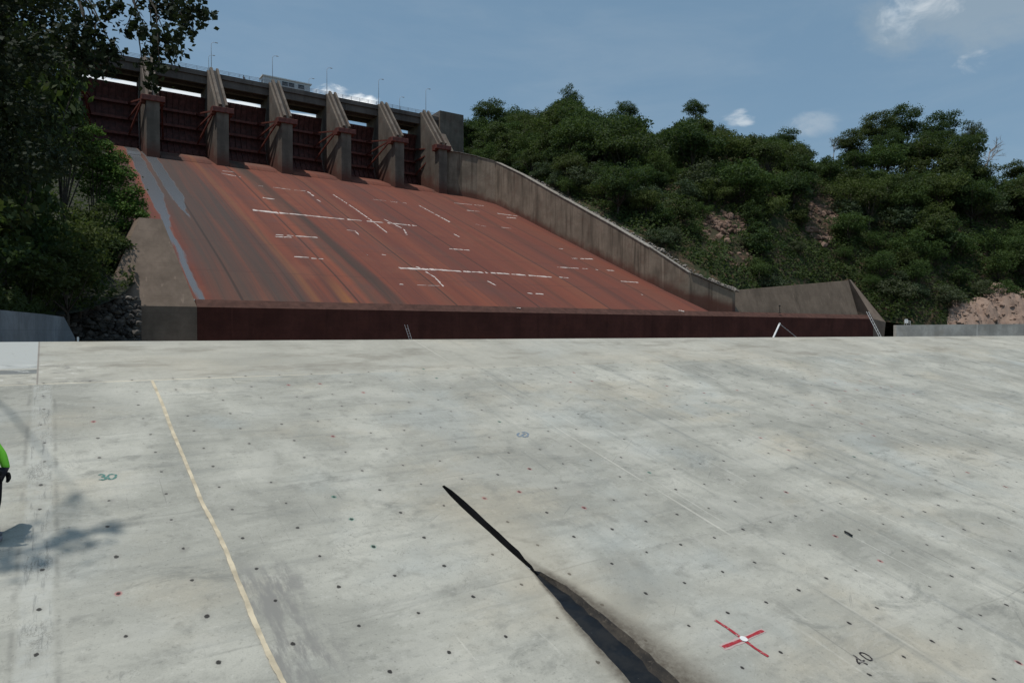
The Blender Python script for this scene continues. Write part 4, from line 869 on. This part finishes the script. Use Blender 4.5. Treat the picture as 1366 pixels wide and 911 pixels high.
bush('climbing_vine', pxcl([(92,115,14,0),(80,135,16,0),(98,145,13,0),(105,165,12,0),(88,165,18,0),(110,185,12,0),(98,195,18,0),(122,205,12,0),(105,215,18,0),(70,155,20,1),(75,185,22,1),(80,215,22,1)],90), .36, 260, M['leafB'], 'green creeper covered crown lit from above left of the first gate', 23, (1,90,12))
# the near tree: broad leaves hanging into the top left corner
nt_ = empty('broadleaf_tree', (-7.5,27,-3)); tag(nt_, 'big near tree with broad dark leaves hanging into the upper left of the picture', 'tree')
rng = np.random.default_rng(31)
def dp(u,v,D): d = ray(u,v); return d*(D/(d.x*math.sin(TH)+d.y*math.cos(TH)))
near = [(255,12,26),(270,18,15),(228,8,24),(205,8,20),(248,30,16),(238,48,16),(222,52,18),(228,68,15),(205,50,17),(192,42,15),(210,72,16),(200,88,14),(215,90,12),(178,35,13),(170,45,9),(205,105,10),(196,115,6),(208,118,5),(256,44,9),
        (135,62,20),(118,45,22),(150,68,13),(140,80,14),(110,70,20),(155,75,9),(102,25,24),(120,85,16),(95,55,24),(138,10,13),(150,14,10),(160,8,12),(142,24,7),(128,98,12),(105,100,16),(150,95,8)]
mass = [(rng.uniform(-140,92), rng.uniform(-150,75), rng.uniform(28,46)) for _ in range(46)]+[(rng.uniform(-150,70), rng.uniform(60,235), rng.uniform(26,44)) for _ in range(34)]
mass += [(u, -60-rng.uniform(0,60), rng.uniform(26,40)) for u in (60,110,150,190,225,255)]
P = []; N = []; twigs = MB(); trunk = MB()
trunk.tube([(0,0,-2),(.3,-.2,5),(.2,.3,10),(1,.5,16),(1.6,.4,20)],[.7,.52,.45,.32,.18],10)
org = Vector((-7.5,27,-3))
def cluster(c, r, dens, drop=.8):
    c = Vector(c); n = int(dens*r*r)+10; d = rng.normal(0,1,(n,3)); d /= np.linalg.norm(d,axis=1,keepdims=True); q = d*(rng.random((n,1))**.5)*r*1.05; q[:,2] *= drop
    # leaves sit in little whorls
    w_ = np.round(q/.34)*.34+rng.normal(0,.075,(n,3)); P.append(w_+np.array(c-org)); N.append(d*.4+np.array([0,0,.35]))
for k, (u,v,r) in enumerate(near):
    D = 22+rng.uniform(-.8,.8); c_ = dp(u,v,D); cluster(c_, r/F*D, 540); q = c_-org
    if k%2 == 0: hub = (dp(175,-40,23) if u > 165 else dp(95,-30,23))-org; twigs.tube([hub, hub.lerp(q,.5)+Vector((rng.uniform(-.4,.4),rng.uniform(-.3,.3),.25)), q+Vector((-.05,0,.15)), q+Vector((.05,0,-.15))],[.035,.025,.014,.007],5)
for u,v,r in mass: D = rng.uniform(23,33); c_ = dp(u,v,D); cluster(c_, r/F*D, 330); 
for j in range(14):
    u,v,r = mass[j*3]; q = dp(u,v,27)-org; twigs.tube([(.3,.2,5+j*.6), q*.5+Vector((-1,.5,2.5)), q],[.10,.06,.02],6)
# a spray of leaves out over the slab, beyond the picture, whose shade falls on the slab
for u,v,r in ((22,722,.36),(50,737,.42),(95,713,.22),(108,728,.26),(132,706,.2),(155,705,.15),(62,728,.3),(8,757,.3),(-20,740,.5),(85,722,.14)):
    x,q_ = on_slab(u,v); b_ = slab_world(x,q_); k = (21+rng.uniform(-.6,.6)); c_ = b_+SUN_DIR*k; cluster(c_, r*1.05, 150)
    q = c_-org; hub = Vector((2.2,-13.8,21.3)); twigs.tube([hub, hub.lerp(q,.5)+Vector((0,0,.2)), q],[.012,.01,.006],4)
twigs.tube([(1.0,.4,20), (-.5,-5,23), (1.0,-10,23), (2.2,-13.8,21.3)],[.07,.05,.03,.012],5)
P = np.concatenate(P); N = np.concatenate(N)
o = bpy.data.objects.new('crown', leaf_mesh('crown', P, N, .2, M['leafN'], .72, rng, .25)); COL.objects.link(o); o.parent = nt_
tk = trunk.build('trunk', M['bark'], nt_, True); twigs.build('branches', M['bark'], nt_, True)

# ------------------------------------------------------------------ small things around the basin
def ladder(a, b, wd, rung, rad, label, mat):
    T = empty('ladder', a); a, b = Vector(a), Vector(b); d = b-a; L = d.length; sx = Vector((wd/2,0,0))
    for s_ in (-1,1): MB().tube([sx*s_, d+sx*s_], rad, 6).build('rail', mat, T)
    for k in range(1,int(L/rung)): q = d*(k*rung/L); MB().tube([q-sx,q+sx], rad*.8, 5).build('rung', mat, T)
    tag(T, label, 'ladder', 'ladders leaning on the lip wall'); return T
ladder((147.3,76.9,-2.6), (146.4,79.9,4.1), .85, .72, .055, 'pale ladder leaning on the right end of the lip wall by the buttress', M['white'])
x = at(547,440,79).x; ladder((x+.25,78.3,-2.6), (x-.15,79.9,.75), .36, .35, .02, 'thin pale ladder against the dark lip wall near its middle', M['galv'])
fr = empty('a_frame', at(1040,432,31)); A = at(1040,432,31); o_ = fr.location
B_, C_ = at(1029,456,31)-A, at(1070,456,31)-A; B_ *= 3.06/abs(B_.z)*1.0; C_ *= 3.06/abs(C_.z)
MB().bar((0,0,0), B_, .13, .05).build('leg', M['white'], fr); MB().tube([(0,0,0), C_], .022, 6).build('leg', M['galv'], fr); MB().tube([(-.05,0,.02),(.06,0,.02)],.05,8).build('top_joint', M['white'], fr)
tag(fr, 'white two legged frame of one broad and one thin leg before the lip wall', 'frame')
po = empty('marker_post', (at(1040,423,80.6).x,80.6,3.35)); MB().tube([(0,0,0),(0,0,1.45)],.06,8).build('post', M['black'], po); MB().tube([(0,0,1.3),(0,0,1.42),(0,0,1.6)],[.16,.2,.06],8).build('knob', M['black'], po); MB().box(-.2,.2,-.15,.15,0,.08).build('foot', M['black'], po)
tag(po, 'dark knobbed post standing on the lip wall above the white two legged frame', 'post')
st = at(104,452,24.5); sk = MB().bar((st.x,24.5,-2.6),(st.x,24.5,at(104,449.5,24.5).z),.05).build('stake', M['white']); tag(sk, 'tiny white stake at the far slab edge before the stone wall', 'stake')
# white plastic chair on the right wall terrace
ter = MB().add([(154.5,79,.95),(240,52,1.2),(260,110,1.3),(149.5,92,.95)],[(0,1,2,3)]).build('terrace', M['soil']); tag(ter, kind='structure')
chr_ = empty('plastic_chair', (0,0,0)); m_ = MB()
for sx in (-.24,.24):
    for sy in (-.22,.22): MB().tube([(sx*1.1,sy*1.1,0),(sx,sy,.44)],.03,6).build('leg', M['white'], chr_)
    MB().tube([(sx*1.1,-.24,.44),(sx*1.12,-.24,.66),(sx*1.05,.22,.68)],.028,6).build('armrest', M['white'], chr_)
MB().box(-.26,.26,-.25,.25,.42,.46).build('seat', M['white'], chr_, bevel=.01); MB().prism([(-.25,.462),(.25,.462),(.22,.92),(.12,.97),(-.12,.97),(-.22,.92)],'y',.22,.26).build('backrest', M['white'], chr_)
q = at(1217,430,78.5); chr_.location = (q.x,79.6,.96); chr_.scale = (1.75,1.75,1.75); chr_.rotation_euler = (0,0,R(-35)); tag(chr_, 'white plastic chair standing under the trees behind the low grey wall', 'chair')

# ------------------------------------------------------------------ people
def skin_obj(name, verts, edges, mat, parent, root=0, lev=2):
    me = bpy.data.meshes.new(name); me.from_pydata([v[:3] for v in verts], edges, []); o = bpy.data.objects.new(name, me); COL.objects.link(o); o.parent = parent; me.materials.append(mat)
    md = o.modifiers.new('skin','SKIN'); md.use_smooth_shade = True
    for i, v in enumerate(verts):
        d = me.skin_vertices[0].data[i]; d.radius = (v[3], v[4] if len(v) > 4 else v[3]); d.use_root = (i == root)
    s_ = o.modifiers.new('sub','SUBSURF'); s_.levels = lev; s_.render_levels = lev; return o
M['skin'] = m_plain('skin', (.16,.085,.055), .6, .1); M['hiviz'] = m_plain('hi_vis_green', (.22,.68,.05), .7, .08); M['trouser'] = m_plain('black_trousers', (.012,.012,.016), .9, .2); M['shoe'] = m_plain('grey_shoes', (.2,.19,.21), .8, .15); M['glove'] = m_plain('black_glove', (.012,.012,.012), .8, .2); M['helmet'] = m_plain('white_helmet', (.7,.7,.68), .35, .05)
def person(loc, rz, label, detail=True, armsf=True):
    T = empty('person', loc, rz)     # faces +x
    if armsf: aR = [(-.19,-.21,1.38,.055),(-.09,-.25,1.10,.048),(.12,-.2,1.0,.036)]; aL = [(-.19,.21,1.38,.055),(-.04,.27,1.12,.048),(.04,.25,.9,.036)]
    else: aR = [(-.17,-.21,1.38,.055),(0,-.25,1.12,.048),(.1,-.23,.88,.036)]; aL = [(-.17,.21,1.38,.055),(0,.25,1.12,.048),(.1,.23,.88,.036)]
    V = [(-.02,0,.94,.135,.11),(-.09,0,1.15,.13,.1),(-.17,0,1.36,.145,.1),(-.2,0,1.5,.058),(-.2,0,1.58,.075,.07),(-.2,0,1.68,.09,.075)]+aR+aL+[(.03,-.1,.86,.085),(.09,-.1,.48,.058),(.06,-.1,.1,.04),(-.02,.1,.86,.085),(-.02,.11,.48,.058),(-.1,.11,.1,.04)]
    E_ = [(0,1),(1,2),(2,3),(3,4),(4,5),(2,6),(6,7),(7,8),(2,9),(9,10),(10,11),(0,12),(12,13),(13,14),(0,15),(15,16),(16,17)]
    body = skin_obj('body', V, E_, M['skin'], T)
    g_ = lambda v, k: (v[0],v[1],v[2],*(r+k for r in v[3:]))
    J = [g_(V[0],.02),g_(V[1],.022),g_(V[2],.02)]+[g_(v,.016) for v in aR]+[g_(v,.016) for v in aL]; skin_obj('jacket', J, [(0,1),(1,2),(2,3),(3,4),(4,5),(2,6),(6,7),(7,8)], M['hiviz'] if armsf else M['trouser'], T)
    TR = [g_(V[0],.016)]+[g_(v,.018) for v in V[12:18]]; skin_obj('trousers', TR, [(0,1),(1,2),(2,3),(0,4),(4,5),(5,6)], M['trouser'], T)
    for f in (V[14],V[17]): skin_obj('shoe', [(f[0]-.06,f[1],.05,.045),(f[0]+.06,f[1],.045,.045),(f[0]+.17,f[1],.035,.034)], [(0,1),(1,2)], M['shoe'], T)
    for h, nm in ((aR,'glove'),(aL,'glove')):
        e, w_ = Vector(h[1][:3]), Vector(h[2][:3]); d = (w_-e).normalized(); sd_ = Vector((0,1,0)); up_ = sd_.cross(d).normalized()
        pal = w_+d*.07; vs = [(*w_,.032),(*pal,.04)]; es = [(0,1)]
        for k, ln in enumerate((.07,.08,.075,.06)):
            o_ = up_*(.027-.018*k); b0 = pal+o_+d*.02; c0 = b0+d*ln*.6-sd_*.012*(1 if h is aR else -1)*-1; d0 = c0+d*ln*.45+sd_*(.025 if h is aR else -.025); n0 = len(vs); vs += [(*b0,.012),(*c0,.0105),(*d0,.009)]; es += [(1,n0),(n0,n0+1),(n0+1,n0+2)]
        th = w_+d*.03+up_*.035; n0 = len(vs); vs += [(*th,.013),(*(th+d*.045+up_*.015),.011)]; es += [(0,n0),(n0,n0+1)]
        skin_obj(nm, vs, es, M['glove'] if armsf else M['skin'], T, lev=1)
    m_ = MB(); hp = (-.2,0,1.7)
    for lev_ in range(6):
        a = lev_/5*math.pi/2; m_.add([(hp[0]+.125*math.cos(a)*math.cos(b)*1.1, .115*math.cos(a)*math.sin(b), hp[2]+.115*math.sin(a)) for b in np.linspace(0,2*math.pi,16,endpoint=False)], [])
    m_.f = [(i*16+k,i*16+(k+1)%16,(i+1)*16+(k+1)%16,(i+1)*16+k) for i in range(5) for k in range(16)]; m_.build('helmet' if armsf else 'hair', M['helmet'] if armsf else M['trouser'], T, True)
    m_ = MB()
    for sy in (-.03,.03): m_.box(-.132,-.118,sy-.013,sy+.013,1.635,1.65)
    m_.build('eyes', M['black'], T); MB().add([(-.13,-.014,1.59),(-.13,.014,1.59),(-.098,0,1.6),(-.125,0,1.64)],[(0,1,2),(1,3,2),(0,2,3),(0,3,1)]).build('nose', M['skin'], T); MB().box(-.13,-.117,-.024,.024,1.555,1.563).build('mouth', M['redspray'], T)
    tag(T, label, 'person'); return T
fx, fq = on_slab(-12, 719); pw_ = slab_world(fx, fq)
person(pw_, -TH, 'person in bright green top, black gloves and trousers cut off by the left picture edge')
q = at(326,103,172.2); person((q.x,172.4,59.31), R(-70), 'distant person in dark clothes standing at the deck railing left of the white cabin', armsf=False)
